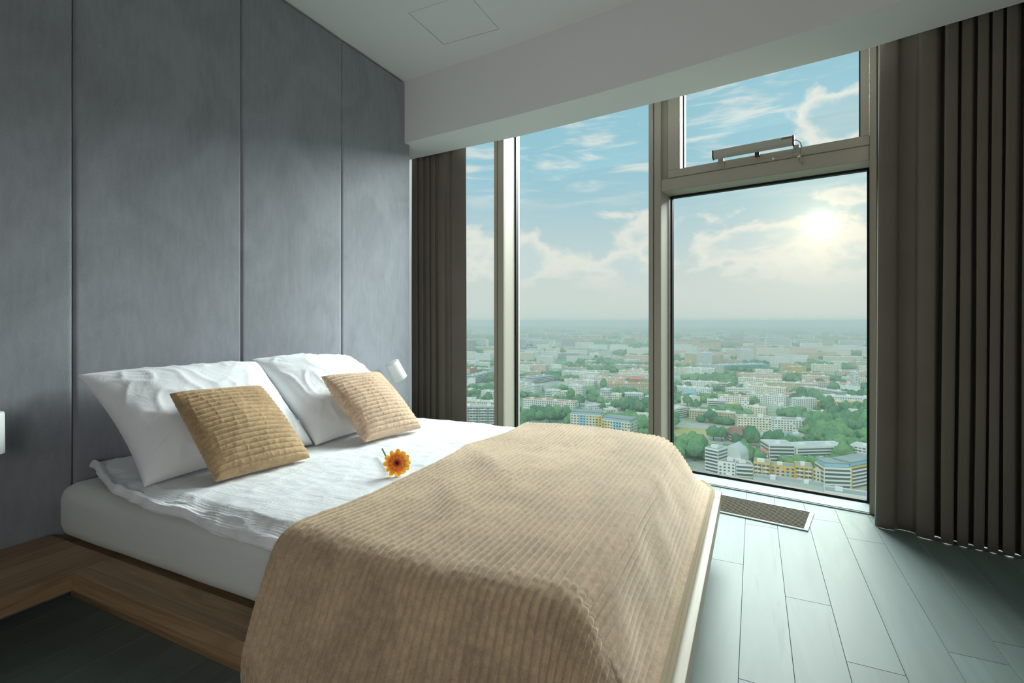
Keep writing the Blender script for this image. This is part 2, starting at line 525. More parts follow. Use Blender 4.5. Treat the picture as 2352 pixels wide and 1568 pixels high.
class Bay:
    def __init__(s, a, b):
        s.a = np.array(a); d = np.array(b) - s.a; s.L = np.hypot(*d); s.d = d / s.L; s.n = np.array([-s.d[1], s.d[0]])

    def p(s, t, n, z):
        q = s.a + s.d * t + s.n * n; return (q[0], q[1], z)

    def box(s, name, t0, t1, n0, n1, z0, z1, m, parent, bev=0.0):
        bm = bmesh.new()
        hexa(bm, [s.p(t0, n0, z0), s.p(t1, n0, z0), s.p(t1, n1, z0), s.p(t0, n1, z0), s.p(t0, n0, z1), s.p(t1, n0, z1), s.p(t1, n1, z1), s.p(t0, n1, z1)])
        if bev: bmesh.ops.bevel(bm, geom=bm.edges[:], offset=bev, segments=2, affect='EDGES')
        return bm_obj(name, bm, m, parent)


bays = [Bay(VTX[i], VTX[i + 1]) for i in range(4)]
ZT = 2.86        # window head, hidden behind the soffit
DG = .185        # depth of the glass behind the frame face


def glazing(by, par, t0, t1, z0, z1, n=DG, gk=.012, pane='pane'):
    """black gasket frame and a pane inside the rectangle"""
    for nm, q in (('gasket', (t0, t0 + gk, z0, z1)), ('gasket', (t1 - gk, t1, z0, z1)), ('gasket', (t0 + gk, t1 - gk, z0, z0 + gk)), ('gasket', (t0 + gk, t1 - gk, z1 - gk, z1))):
        by.box(nm, q[0], q[1], n - .018, n + .02, q[2], q[3], BLACK, par)
    pymesh(pane, [by.p(t0, n, z0), by.p(t1, n, z0), by.p(t1, n, z1), by.p(t0, n, z1)], [(0, 1, 2, 3)], GLASS, par)


HW = (None, .051, .0435, .040)
wins = []
for i, by in enumerate(bays):
    w = empty('window_%d' % (i + 1), (*by.p(by.L / 2, 0, 0)[:2], 0), kind='structure'); wins.append(w)
    w.location = (0, 0, 0)
    l = .0 if i == 0 else HW[i]; r = by.L - (HW[i + 1] if i < 3 else 0)
    # sill: low pale aluminium strip, black line under the glass
    by.box('sill', l, r, -.004, DG + .03, -.01, .010, ALUL, w, bev=.002)
    by.box('sill_lip', l, r, -.016, -.006, -.01, .007, ALUL, w, bev=.001)
    by.box('head_frame', l, r, .0, DG + .05, ZT - .06, ZT, ALU, w)
    by.box('spandrel', -.02, by.L + .02, DG + .02, DG + .1, ZT, ZC + .3, ALU, w)
    if i != 2:
        glazing(by, w, l, r, .010, ZT - .06)
    else:
        zt0, zt1, zt2 = 1.981, 2.066, 2.120
        glazing(by, w, l + .010, r, .010, zt0, gk=.014)
        by.box('transom', l + .0, r, .004, DG + .05, zt0, zt1, ALU, w, bev=.003)
        # top hung vent: sash of four rails, pane closer to the room
        sl = .092 + .0; 
        s0, s1 = l + .050, r
        by.box('sash_rail', s0, s1, -.002, .10, zt1 + .0015, zt2, ALU, w, bev=.002)
        by.box('sash_stile', s0, s0 + .075, -.002, .10, zt2, ZT - .06, ALU, w, bev=.002)
        by.box('sash_stile', s1 - .042, s1 - .001, -.002, .10, zt2, ZT - .06, ALU, w, bev=.002)
        by.box('sash_hinge_strip', s0 + .0755, s0 + .082, .006, .085, zt2 + .001, ZT - .06, WHITE_PL, w)
        by.box('vent_jamb', l, s0 - .001, .03, .12, zt1, ZT - .06, ALU, w)
        glazing(by, w, s0 + .083, s1 - .043, zt2 + .001, ZT - .065, n=.088, gk=.007)
for i in (1, 2, 3):
    by = bays[i]; w = wins[i]
    h = HW[i]
    # mullion: deep post, front cover in two strips with a shadow groove
    by.box('mullion', -h, h, .014, DG + .06, .0, ZT, ALU, w, bev=.002)
    by.box('mullion_cover', -h, -h + .032, -.004, .0135, .0, ZT, ALU, w, bev=.002)
    by.box('mullion_cover', -h + .038, h, .0, .0135, .0, ZT, ALU, w, bev=.002)
    by.box('mullion_cover', h - .020, h, -.004, -.0005, .0, ZT, ALU, w, bev=.001)

# chain drive that opens the vent
by = bays[2]
def t_of(x): return (x - by.a[0]) / by.d[0]
op = empty('window_opener', (*by.p(t_of(2.45), 0, 2.09)[:2], 2.09), 'slim grey chain drive opener fixed to the lower rail of the top vent', 'window opener')
opm = mat('opener_grey', (.66, .65, .60), .45, .5, metal=.2, bump=(300, .03, .0005))
dk = mat('opener_dark', (.26, .16, .15), .5)
def rel(o):
    o.matrix_parent_inverse = Matrix.Translation(-Vector(op.location)); return o
ta, tb = t_of(2.205), t_of(2.662)
bm = bmesh.new()
prof = [(-.052, 2.182), (-.012, 2.182), (-.012, 2.136), (-.030, 2.128), (-.052, 2.140)]
va = [bm.verts.new(by.p(ta + .008, n, z)) for n, z in prof]; vb = [bm.verts.new(by.p(tb - .008, n, z)) for n, z in prof]
bm.faces.new(va); bm.faces.new(vb[::-1])
for k in range(5): bm.faces.new((va[k], va[(k + 1) % 5], vb[(k + 1) % 5], vb[k]))
rel(bm_obj('body', bm, opm, op))
for q0, q1 in ((ta, ta + .0075), (tb - .0075, tb + .002)):
    bm = bmesh.new()
    pr = [(-.054, 2.184), (-.011, 2.184), (-.011, 2.134), (-.030, 2.125), (-.054, 2.138)]
    a = [bm.verts.new(by.p(q0, n, z)) for n, z in pr]; b = [bm.verts.new(by.p(q1, n, z)) for n, z in pr]
    bm.faces.new(a); bm.faces.new(b[::-1])
    for k in range(5): bm.faces.new((a[k], a[(k + 1) % 5], b[(k + 1) % 5], b[k]))
    rel(bm_obj('end_cap', bm, dk, op))
rel(by.box('type_plate', tb - .065, tb - .012, -.0535, -.0522, 2.170, 2.179, mat('plate', (.36, .36, .34), .5), op))
for c in (2.252, 2.672):
    t = t_of(c)
    br = rel(by.box('bracket', t - .018, t + .018, -.010, -.0025, 2.074, 2.116, opm, op, bev=.001))
    sb = by.box('bracket_arm', t - .016, t + .016, -.030, -.010, 2.112, 2.130, opm, op, bev=.001); rel(sb)
rel(by.box('chain_guide', t_of(2.45), t_of(2.475), -.030, -.003, 2.104, 2.129, dk, op))
rel(tube('cable', [by.p(tb + .001, -.030, 2.160), by.p(tb + .012, -.034, 2.158), by.p(tb + .032, -.036, 2.140), by.p(tb + .040, -.030, 2.110), by.p(tb + .036, -.020, 2.075), by.p(tb + .030, -.014, 2.045), by.p(tb + .033, -.008, 2.025), by.p(tb + .042, .004, 2.020)], .0035, mat('cable_grey', (.62, .60, .54), .5), op, 8))
bm = bmesh.new(); a = by.p(tb + .010, -.013, 2.062); b = by.p(tb + .040, -.013, 2.082); c = by.p(tb + .034, -.013, 2.055)
a2, b2, c2 = by.p(tb + .010, -.008, 2.062), by.p(tb + .040, -.008, 2.082), by.p(tb + .034, -.008, 2.055)
vs = [bm.verts.new(q) for q in (a, b, c, a2, b2, c2)]
for f in ((0, 1, 2), (5, 4, 3), (0, 3, 4, 1), (1, 4, 5, 2), (2, 5, 3, 0)): bm.faces.new([vs[k] for k in f])
rel(bm_obj('cable_clip', bm, mat('clip_white', (.88, .84, .74), .5), op))
bm = bmesh.new(); bmesh.ops.create_uvsphere(bm, u_segments=16, v_segments=10, radius=.0065, matrix=Matrix.Translation(by.p(t_of(2.548), -.004, 2.078)))
rel(bm_obj('indicator_stud', bm, WHITE_PL, op, True))

# ------------------------------------------------------------------ floor grille
gd = np.array([1, -.187]); gd /= np.hypot(*gd); gn = np.array([-gd[1], gd[0]])
go = np.array([2.690, 2.978])     # near right corner
def gp(t, n, z): q = go - gd * t + gn * n; return (q[0], q[1], z)
def gbox(name, t0, t1, n0, n1, z0, z1, m, par, bev=0):
    bm = bmesh.new(); hexa(bm, [gp(t1, n0, z0), gp(t0, n0, z0), gp(t0, n1, z0), gp(t1, n1, z0), gp(t1, n0, z1), gp(t0, n0, z1), gp(t0, n1, z1), gp(t1, n1, z1)])
    if bev: bmesh.ops.bevel(bm, geom=bm.edges[:], offset=bev, segments=1, affect='EDGES')
    o = bm_obj(name, bm, m, par); o.matrix_parent_inverse = Matrix.Translation(-Vector(par.location)); return o
GL, GW = 1.9, .305
gr = empty('floor_grille', gp(.3, .15, 0), 'bronze slatted convector grille in a pale frame let into the floor by the window', 'floor grille')
gfm = mat('grille_frame', (.60, .64, .63), .6, .2)
gsm = mat('grille_bronze', (.31, .29, .24), .7, .1)
gbox('pit', .005, GL, .005, GW - .005, .0003, .0011, mat('pit_black', (.02, .02, .02), .9), gr)
gbox('frame_rail', 0, GL, 0, .016, .0003, .007, gfm, gr, .001); gbox('frame_rail', 0, GL, GW - .008, GW, .0003, .007, gfm, gr, .001)
gbox('frame_rail', 0, .022, .016, GW - .008, .0003, .007, gfm, gr, .001); gbox('frame_rail', GL - .02, GL, .016, GW - .008, .0003, .007, gfm, gr, .001)
ns = 14
for k in range(ns):
    n0 = .020 + k * (GW - .032) / ns
    gbox('slat', .0225, GL - .021, n0, n0 + .0105, .0012, .0062, gsm, gr)

# ------------------------------------------------------------------ curtains
CURT = mat('taupe_curtain', (.44, .41, .375), .85, .25, sheen=.25, bump=(700, .15, .0006), var=(3, .06, 3))


def curtain(name, label, base, ridges, ends, amp, z0, z1, seed, sway, soft=True):
    """base(x) -> xy point and outward (room side) normal; ridges = x places of the fold crests"""
    rx = [ends[0]] + list(ridges) + [ends[1]]
    ph = [-.30] + list(range(len(ridges))) + [len(ridges) - .75]
    n = 26 * len(rx); xs = np.interp(np.linspace(ph[0], ph[-1], n), ph, rx); phs = np.linspace(ph[0], ph[-1], n)
    nz = 40; P = np.zeros((n, nz, 3)); zs = np.linspace(z0, z1, nz)
    am = np.interp(phs, range(len(amp)), amp)
    for j, z in enumerate(zs):
        h = (z - z0) / (z1 - z0)
        w = np.array([noise.noise(Vector((p * .55, h * 1.6, seed))) for p in phs])
        w2 = np.array([noise.noise(Vector((p * .8, h * 1.1, seed + 9))) for p in phs])
        c = np.cos(2 * np.pi * phs + .5 * w)
        sharp = 1 - 2 * np.maximum(0, 1 - np.sqrt(np.cos(np.pi * phs + .2 * w) ** 2 + .02)) ** 1.25
        k_ = np.clip(phs - .55, 0, 1) if soft else 1.0
        prof = sharp * k_ + np.sign(c) * np.abs(c) ** .8 * (1 - k_) * .6
        off = am * (prof * (1 + .25 * w2) * (1 - .25 * h))
        lat = am * .55 * np.sin(4 * np.pi * phs) * .5 + sway * (1 - h) * .03 + .012 * w * (1 - h)
        for i in range(n):
            (bx, by_), (nx, ny) = base(xs[i] + lat[i])
            P[i, j] = (bx + nx * off[i], by_ + ny * off[i], z)
    # hem lifts a little between the folds
    lift = .002 * np.array([noise.noise(Vector((p * .9, 3.3, seed))) for p in phs]) + .002
    P[:, 0, 2] += lift
    o = gridmesh(name, P, CURT)
    tag(o, label, 'curtain')
    s = o.modifiers.new('thickness', 'SOLIDIFY'); s.thickness = .004; s.offset = 0
    return o


def base_r(x):
    s = -.26; y = 3.178 + s * (x - 3.2); L = math.hypot(1, s); return (x, y), (s / L, -1 / L)


def base_l(x):
    s = -.08; y = 3.585 + s * x; L = math.hypot(1, s); return (x, y), (s / L, -1 / L)


rr = [3.075, 3.236, 3.316, 3.368, 3.423, 3.470, 3.516, 3.575] + [3.635 + .062 * k for k in range(18)]
curtain('curtain', 'long dark taupe curtain bunched at the right end of the window', base_r, rr, (3.030, 4.78), [.034, .052, .045, .036] + [.034] * 40, .001, 2.70, 3.0, -.6)
curtain('curtain', 'narrow dark taupe curtain between the padded wall and the left window', base_l, [-.215, -.145, -.082, -.022, .066, .205], (-.27, .318), [.03, .034, .03, .03, .034, .026, .03], .012, 2.70, 11.0, .2, False)

# ------------------------------------------------------------------ platform bed
ZB = .260
WX = m_wood('oak_grain_lengthwise', 0, (.640, .530, .400), (.500, .400, .290), 1.0)
WY = m_wood('oak_grain_crosswise', 1, (.620, .515, .390), (.480, .385, .280), .8)
WEX = m_wood('oak_edge_lengthwise', 0, (.660, .550, .415), (.520, .415, .300), .5)
WF = m_wood('oak_foot_board', 1, (.760, .735, .660), (.690, .660, .580), .6)
bed = empty('platform_bed', (1.15, 1.74, 0), 'low wooden platform bed with a shelf running along the head wall', 'bed')
def inbed(o):
    o.matrix_parent_inverse = Matrix.Translation(-Vector(bed.location)); return o
TH = .063
yN, yNi, yF, yFi, xFo, xFi, xS = .859, .973, 2.625, 2.512, 2.300, 2.190, .428
inbed(box('head_shelf', (.003, -.35, ZB - TH), (xS, yNi, ZB), WY, bed, bev=.0025))
inbed(box('head_board', (.003, yNi + .0005, ZB - TH), (xS, yFi, ZB - .016), WY, bed, bev=.002))
inbed(box('side_rail', (xS + .0008, yN, ZB - TH), (xFo, yNi, ZB), WX, bed, bev=.0025))
inbed(box('side_rail', (.003, yFi + .0005, ZB - TH), (xFo, yF, ZB), WX, bed, bev=.0025))
inbed(box('foot_rail', (xFi, yNi + .0005, ZB - TH), (xFo, yFi, ZB), WF, bed, bev=.0025))
inbed(box('deck', (xS + .001, yNi + .001, ZB - TH), (xFi - .001, yFi - .001, ZB - .016), WX, bed))
inbed(box('plinth', (.02, 1.03, 0), (2.12, 2.46, ZB - TH - .0005), WX, bed, bev=.002))

# ------------------------------------------------------------------ mattress
LIN = m_linen('white_sheet', (.80, .82, .81), .20, False)
COT = m_linen('white_cotton', (.88, .892, .902), .5, True)
PIL = m_linen('white_pillow_cotton', (.895, .905, .915), .3, False)


def soft_box(name, lo, hi, r, m, nseg=8, n=(60, 50, 10), amp=.003, seed=1.0):
    """box with generous round edges, surface gently uneven"""
    bm = bmesh.new(); bxm(bm, lo, hi)
    bmesh.ops.bevel(bm, geom=bm.edges[:], offset=r, segments=nseg, profile=.5, affect='EDGES')
    long_edges = [e for e in bm.edges if e.calc_length() > .2]
    bmesh.ops.subdivide_edges(bm, edges=long_edges, cuts=30, use_grid_fill=True)
    for v in bm.verts:
        p = v.co
        k = noise.noise(Vector((p.x * 5, p.y * 5, p.z * 3 + seed)))
        d = Vector((0, 0, 0))
        if abs(p.y - lo[1]) < r * 1.2: d.y -= .5
        if abs(p.z - hi[2]) < r: d.z += .5
        v.co = p + d * k * amp * 2
    return bm_obj(name, bm, m, None, smooth=True)


mt = soft_box('mattress', (.012, .982, ZB - .0155), (1.985, 2.500, .452), .058, LIN)
tag(mt, 'thick mattress in a smooth white fitted sheet on the wooden bed', 'mattress')

# ------------------------------------------------------------------ duvet
def smooth01(t): t = np.clip(t, 0, 1); return t * t * (3 - 2 * t)


nx, nyd = 260, 200
sx = np.linspace(.030, 1.992, nx)
yn = .962 + .125 * np.exp(-(np.maximum(sx - .03, 0) / .26) ** 1.6)         # near hem line, drawn in towards the head
yn = yn + .006 * np.sin(sx * 9) + .004 * np.sin(sx * 23 + 1)
P = np.zeros((nx, nyd, 3))
# cross section: tucked edge, round nose, flat top, round far edge
prof = np.linspace(0, 1, nyd)
for i, x in enumerate(sx):
    y0 = yn[i]; y1 = 2.535 - .03 * math.sin(x * 3)
    hem = .478 - .040 * smooth01(np.array((x - .25) / .9)) + .004 * math.sin(x * 17)
    ztop = .503
    k = np.array([0, .03, .06, .09, .13, .18, .26, .80, .88, .93, .97, 1.0])
    yv = np.array([y0 + .030, y0 + .010, y0 + .001, y0 + .001, y0 + .010, y0 + .030, y0 + .075, y1 - .09, y1 - .03, y1 - .005, y1, y1 - .012])
    zv = np.array([hem + .001, hem, hem + .008, hem + .020, hem + .034, hem * .35 + ztop * .65, ztop, ztop, ztop - .008, ztop - .03, ztop - .06, ztop - .075])
    kk = np.linspace(0, 1, nyd)
    P[i, :, 0] = x
    P[i, :, 1] = np.interp(kk, k, yv); P[i, :, 2] = np.interp(kk, k, zv)
ker = np.array([1, 4, 6, 4, 1.]) / 16
for _ in range(3):
    Q = np.pad(P, ((0, 0), (2, 2), (0, 0)), 'edge')
    P = sum(ker[j] * Q[:, j:j + nyd] for j in range(5))
N = gnormals(P)
top = smooth01((P[..., 2] - .48) / .02)
W = .0050 * vnoise(P * [1.6, 2.6, 1], 1.6, 3.0) + .0018 * vnoise(P * [2.5, 5.0, 2], 2.4, 8.0)
C2 = vnoise(P * [3.0, 9.0, 2.0], 2.6, 21.0)
W += .0022 * (1 - np.abs(C2)) ** 5 - .001
C3 = vnoise(P * [7.0, 4.0, 2.0], 1.6, 5.0); W += .0018 * (1 - np.abs(C3)) ** 5
edge = np.exp(-((P[..., 1] - .99) / .07) ** 2)
W += edge * (.006 * vnoise(P * [6, 1, 3], 2.0, 14.0) + .0007 * np.sin(P[..., 2] * 560 + P[..., 1] * 500 + 2.5 * np.sin(P[..., 0] * 6)) * (.5 + vnoise(P, 4.0, 31.0)))
P = P + N * (1.5 * W * np.where(N[..., 2] < -.2, 0, 1))[..., None] * (1 if N[nx // 2, nyd // 2, 2] > 0 else -1)
# lifted corner at the head
dv = gridmesh('duvet', P, COT)
tag(dv, 'crinkled white duvet spread over the mattress under the pillows and throw', 'duvet')
s = dv.modifiers.new('thickness', 'SOLIDIFY'); s.thickness = .006; s.offset = -1

# ------------------------------------------------------------------ pillows and cushions
def pillow(name, label, cat, group, corners, thick, m, n=64, pinch=.07, rib=None, seed=0.0, wr=.012, back=.5, tip=0.0):
    BL, BR, TR, TL = [np.array(c, float) for c in corners]
    a = np.sin(np.linspace(-np.pi / 2, np.pi / 2, n)) * .55 + np.linspace(-1, 1, n) * .45
    A, B = np.meshgrid(a, a, indexing='ij')
    pa = A * (1 - pinch * (1 - B ** 2)); pb = B * (1 - pinch * (1 - A ** 2))
    u = (pa + 1) / 2; v = (pb + 1) / 2
    base = ((1 - u) * (1 - v))[..., None] * BL + (u * (1 - v))[..., None] * BR + (u * v)[..., None] * TR + ((1 - u) * v)[..., None] * TL
    nrm = np.cross(BR - BL, TL - BL) + np.cross(TR - TL, TR - BR); nrm /= np.linalg.norm(nrm)
    sag = .14 * (1 - B) * .5
    th = thick * np.clip((1 - A ** 2) * (1 - B ** 2), 0, 1) ** .42 * (1 + sag)
    out = []
    for sgn, k in ((1, 1.0), (-1, back)):
        D = th * k
        P = base + nrm * (sgn * D)[..., None]
        e = np.clip((1 - A ** 2) * (1 - B ** 2) * 6, 0, 1)
        ang = np.arctan2(B, A); rad = np.hypot(A, B)
        Wn = vnoise(np.stack([A * 1.4, B * 1.4, np.full_like(A, sgn)], -1), 1.3, seed) * wr
        ct = np.stack([np.cos(ang * 2) * 2.0 + np.sin(ang * 11) * .4, rad * .9, np.full_like(A, sgn * 2.0)], -1)
        cr = (1 - np.abs(vnoise(ct, 2.2, seed + 4))) ** 5 * wr * .6 * np.clip(rad - .25, 0, 1)
        cr2 = (1 - np.abs(vnoise(np.stack([A * 3.2, B * 1.5, A * 0 + sgn], -1), 1.5, seed + 13))) ** 6 * wr * .8
        P = P + nrm * (sgn * (Wn + cr + cr2) * e)[..., None]
        if rib:
            cnt, amp = rib
            ph = (pb + 1) / 2 * cnt + .04 * vnoise(np.stack([A * 2.5, B * 2.5, A * 0], -1), 1.6, seed + 2)
            f = np.abs((ph % 1.0) * 2 - 1)
            hgt = (1 - f ** 2.6) * amp * (1 + .12 * vnoise(np.stack([A * 9, B * 9, A * 0], -1), 2.2, seed + 5))
            GN = gnormals(P); GN = GN * np.sign((GN @ nrm) * sgn + 1e-9)[..., None]
            ee = np.clip((1 - np.maximum(np.abs(A), np.abs(B)) ** 6) * 3, 0, 1)
            P = P + GN * (hgt * ee)[..., None]
        out.append(P)
    idx = np.arange(n * n).reshape(n, n)
    q1 = np.stack([idx[:-1, :-1], idx[1:, :-1], idx[1:, 1:], idx[:-1, 1:]], -1).reshape(-1, 4)
    q2 = q1[:, ::-1] + n * n
    V = np.concatenate([out[0].reshape(-1, 3), out[1].reshape(-1, 3)])
    bd = np.zeros((n, n), bool); bd[0] = bd[-1] = True; bd[:, 0] = bd[:, -1] = True
    V[n * n:][bd.reshape(-1)] = V[:n * n][bd.reshape(-1)]
    o = pymesh(name, V, np.concatenate([q1, q2]).tolist(), m, None, True, merge=1e-6)
    return tag(o, label, cat, group)


pillow('pillow', 'large white pillow leaning on the wall behind the nearer corduroy cushion', 'pillow', None,
       [(.560, 1.005, .512), (.610, 1.690, .512), (.075, 1.815, .862), (.062, 1.030, .868)], .118, PIL, 90, .075, seed=2.0, wr=.009, back=.30)
pillow('pillow', 'large white pillow by the window side behind the farther corduroy cushion', 'pillow', None,
       [(.640, 1.680, .512), (.650, 2.380, .512), (.072, 2.480, .850), (.066, 1.775, .878)], .112, PIL, 90, .06, seed=9.0, wr=.009, back=.30)
CUSH = m_fleece('beige_corduroy_fleece', (.660, .560, .430), (.95, .85, .70))
CUSH2 = m_fleece('pale_corduroy_fleece', (.760, .655, .560), (.98, .90, .80))
pillow('cushion', 'small golden beige corduroy cushion propped on the nearer white pillow', 'cushion', None,
       [(.752, 1.130, .520), (.800, 1.500, .520), (.487, 1.512, .792), (.455, 1.148, .806)], .066, CUSH, 220, .035, rib=(19, .0062), seed=5.0, wr=.0022, back=.7)
pillow('cushion', 'small pale pinkish corduroy cushion propped on the pillow beside the reading lamp', 'cushion', None,
       [(.822, 1.800, .520), (.870, 2.165, .520), (.565, 2.190, .795), (.533, 1.812, .808)], .064, CUSH2, 220, .035, rib=(19, .0062), seed=15.0, wr=.0022, back=.7)

# ------------------------------------------------------------------ corduroy throw
def cum(theta, d):
    t = R(1) * np.interp(d, theta[0], theta[1]); dd = np.gradient(d)
    return np.cumsum(np.cos(t) * dd) - np.cos(t[0]) * dd[0], np.cumsum(np.sin(t) * dd) - np.sin(t[0]) * dd[0]


dtab = np.linspace(0, .9, 900)
nearO, nearD = cum(([0, .10, .30, .36, .9], [0, 62, 62, 84, 88]), dtab)
footO, footD = cum(([0, .09, .285, .325, .9], [0, 62, 64, 4, 0]), dtab)
XE, YE, YE2, ZTOP = 2.062, .998, 2.505, .516
RIB = .0205
S = np.arange(1.318, XE + .352, RIB / 9)
yt = np.concatenate([np.linspace(YE - .62, YE + .03, 190), np.linspace(YE + .03, YE2 - .05, 130)[1:], np.linspace(YE2 - .05, YE2 + .36, 70)[1:]])
FX, FY = np.meshgrid(S, yt, indexing='ij')
FX0 = FX.copy()
wob = .010 * np.sin(FY * 5.0 + .6) + .006 * np.sin(FY * 12)
FX = FX + wob * np.exp(-(FX - 1.318) / .25)
XEV = XE + .012 - .085 * smooth01((FY - 1.3) / 1.2)
dx = np.maximum(0, FX - XEV) * .345 / (XE + .352 - XEV); dyn = np.maximum(0, YE - FY); dyf = np.maximum(0, FY - YE2)
dy = np.maximum(dyn, dyf); d = np.hypot(dx, dy) + 1e-9
wy = (dy / d) ** 2
on = np.interp(d, dtab, nearO); dn_ = np.interp(d, dtab, nearD); of = np.interp(d, dtab, footO); df = np.interp(d, dtab, footD); O1 = float(np.interp(.30, dtab, footO)); sc_ = (XE + O1 - XEV) / O1; of = np.where(of < O1, of * sc_, O1 * sc_ + of - O1)
outw = wy * on + (1 - wy) * of; drop = wy * dn_ + (1 - wy) * df
PX = np.minimum(FX, XEV) + outw * dx / d; PY = np.clip(FY, YE, YE2) + outw * np.where(FY < YE, -1, 1) * dy / d
PZ = ZTOP - drop
B = np.stack([PX, PY, PZ], -1)
# soft swells of the bedding below and slack folds where it hangs
und = .008 * np.sin(FX * 5.2 + FY * 2.1 + .5) * np.sin(FY * 4.1 - FX * 1.6) + .007 * np.sin(FY * 7.3 + FX * 3.4 + 2) * np.exp(-((FX - 1.55) / .30) ** 2)
und = und + .012 * np.exp(-(((FX - 1.62) * .8 + (FY - 1.30) * .6) / .05) ** 2) * np.exp(-((FY - 1.35) / .22) ** 2)
und = und + .010 * np.exp(-(((FX - 1.50) * .7 + (FY - 1.72) * .7) / .045) ** 2) * np.exp(-((FY - 1.75) / .2) ** 2)
flat = np.clip(1 - d / .10, 0, 1)
B[..., 2] += (und + .004) * flat
hang = smooth01((dyn - .10) / .30) * (FY < YE)
swing = .020 * np.sin(FX * 11.0 + 1.2 + dyn * 3.0) + .010 * np.sin(FX * 23.0 + .4)
N = gnormals(B); N = N * np.sign(N[len(S) // 3, 250, 2])
B = B + N * (hang * (swing + .006))[..., None]
ft = smooth01((dx - .02) / .1) * smooth01((.29 - dx) / .08) * (dyn < .01)
B = B + N * (ft * .0045 * np.sin(FY * 9 + 1.0 + dx * 20) + ft * .002 * np.sin(FY * 23 + dx * 9))[..., None]
N = gnormals(B); N = N * np.sign(N[len(S) // 3, 250, 2])
ph = FX0 / RIB
f = np.abs((ph % 1.0) * 2 - 1)
nz = vnoise(np.stack([FX0 * 1.0, FY * 1.0, FX0 * 0], -1), 9.0, 1.0); nz2 = vnoise(np.stack([FX0 * 4, FY * 8, FX0 * 0], -1), 9.0, 3.0)
hgt = (1 - f ** 2.6) * .0085 * (1 + .25 * nz + .22 * nz2)
hgt = hgt * (1 - .45 * smooth01((dx - .06) / .1))
B = B + N * hgt[..., None]
B[..., 2] = np.where((B[..., 1] > yN - .004) & (B[..., 0] < xFo + .004), np.maximum(B[..., 2], ZB + .004 + hgt * .5), B[..., 2])
THROW = m_fleece('throw_corduroy_fleece', (.640, .555, .450), (1.0, .95, .89))
nh = 10
tw = gridmesh('throw_blanket', B[:-nh], THROW, flip=not (N[5, 5, 2] > 0))
tag(tw, 'beige corduroy throw blanket spread over the foot end of the bed', 'blanket')
hm = gridmesh('hem', B[-nh - 1:], mat('throw_hem', (.62, .57, .48), .9, .2, bump=(400, .4, .002)), tw)
s = tw.modifiers.new('thickness', 'SOLIDIFY'); s.thickness = .004; s.offset = -1
s = hm.modifiers.new('thickness', 'SOLIDIFY'); s.thickness = .006; s.offset = -.6

# ------------------------------------------------------------------ gerbera flower
def m_petal():
    ma, T, b, o = custom('gerbera_petal')
    x, y, z = T.sep(T.coord())
    r = T.m('SQRT', T.m('ADD', T.m('MULTIPLY', x, x), T.m('MULTIPLY', y, y)))
    n = T.noise(T.coord(), 160, 2, .5)
    r = T.m('ADD', r, T.m('MULTIPLY', T.m('SUBTRACT', n, .5), .006))
    c = T.mix(T.sm(r, .012, .026), lin((.78, .05, .10)), lin((.96, .45, .20)))
    c = T.mix(T.sm(r, .024, .042), c, lin((.965, .76, .30)))
    T.put(b.inputs['Base Color'], c); b.inputs['Roughness'].default_value = .6
    tl = T.n('ShaderNodeBsdfTranslucent'); T.put(tl.inputs[0], c); mx = T.n('ShaderNodeMixShader'); mx.inputs[0].default_value = .45
    T.put(mx.inputs[1], b.outputs[0]); T.put(mx.inputs[2], tl.outputs[0]); T.put(o.inputs[0], mx.outputs[0])
    return ma


PETAL = m_petal()
fl = empty('gerbera_flower', (1.235, 1.512, .548), 'orange and yellow gerbera flower with a cut green stem lying on the white duvet', 'flower')
fdir = (Vector(CAMP) - Vector(fl.location)); fdir.z *= 1.15; fdir.normalize()
fq = fdir.to_track_quat('Z', 'Y')
fl.rotation_euler = fq.to_euler()
# one petal mesh: long rounded blade with a shallow gutter
pv = []; pf = []
nl, nw = 9, 5
for i in range(nl):
    t = i / (nl - 1); r = .010 + .041 * t
    wd = .0100 * (math.sin(math.pi * min(t * .62 + .22, 1)) ** .8) * (1 if t < .9 else .62)
    for j in range(nw):
        s2 = j / (nw - 1) * 2 - 1
        pv.append((r, wd * s2, .003 * (1 - t) + .002 * s2 * s2 - .006 * t * t))
for i in range(nl - 1):
    for j in range(nw - 1):
        k = i * nw + j; pf.append((k, k + nw, k + nw + 1, k + 1))
pme = bpy.data.meshes.new('petal'); pme.from_pydata(pv, [], pf); pme.materials.append(PETAL)
pme.polygons.foreach_set('use_smooth', [True] * len(pf))
rg = random.Random(3)
for ring, (cnt, sc, zz, tl) in enumerate(((12, 1.0, 0, .05), (11, .95, .0015, -.06), (12, .52, .0035, -.22))):
    for k in range(cnt):
        an = 2 * math.pi * (k + .5 * ring) / cnt + rg.uniform(-.06, .06)
        o = link('petal', pme, fl); o.location = (0, 0, zz); s2 = sc * rg.uniform(.93, 1.05); o.scale = (s2, s2, s2)
        o.rotation_euler = Matrix.Rotation(an, 3, 'Z').to_euler()
        o.rotation_euler = (Matrix.Rotation(an, 3, 'Z') @ Matrix.Rotation(tl, 3, 'Y')).to_euler()
bm = bmesh.new(); bmesh.ops.create_uvsphere(bm, u_segments=20, v_segments=10, radius=.0115, matrix=Matrix.Diagonal((1, 1, .45, 1)))
bm_obj('flower_disc', bm, mat('gerbera_disc', (.50, .10, .12), .8, bump=(900, .8, .002)), fl, True)
bm = bmesh.new(); bmesh.ops.create_uvsphere(bm, u_segments=16, v_segments=8, radius=.0058, matrix=Matrix.Translation((0, 0, .003)) @ Matrix.Diagonal((1, 1, .6, 1)))
bm_obj('flower_eye', bm, mat('gerbera_eye', (.07, .02, .02), .8, bump=(1200, .8, .002)), fl, True)
inv = (Matrix.Translation(fl.location) @ fq.to_matrix().to_4x4()).inverted()
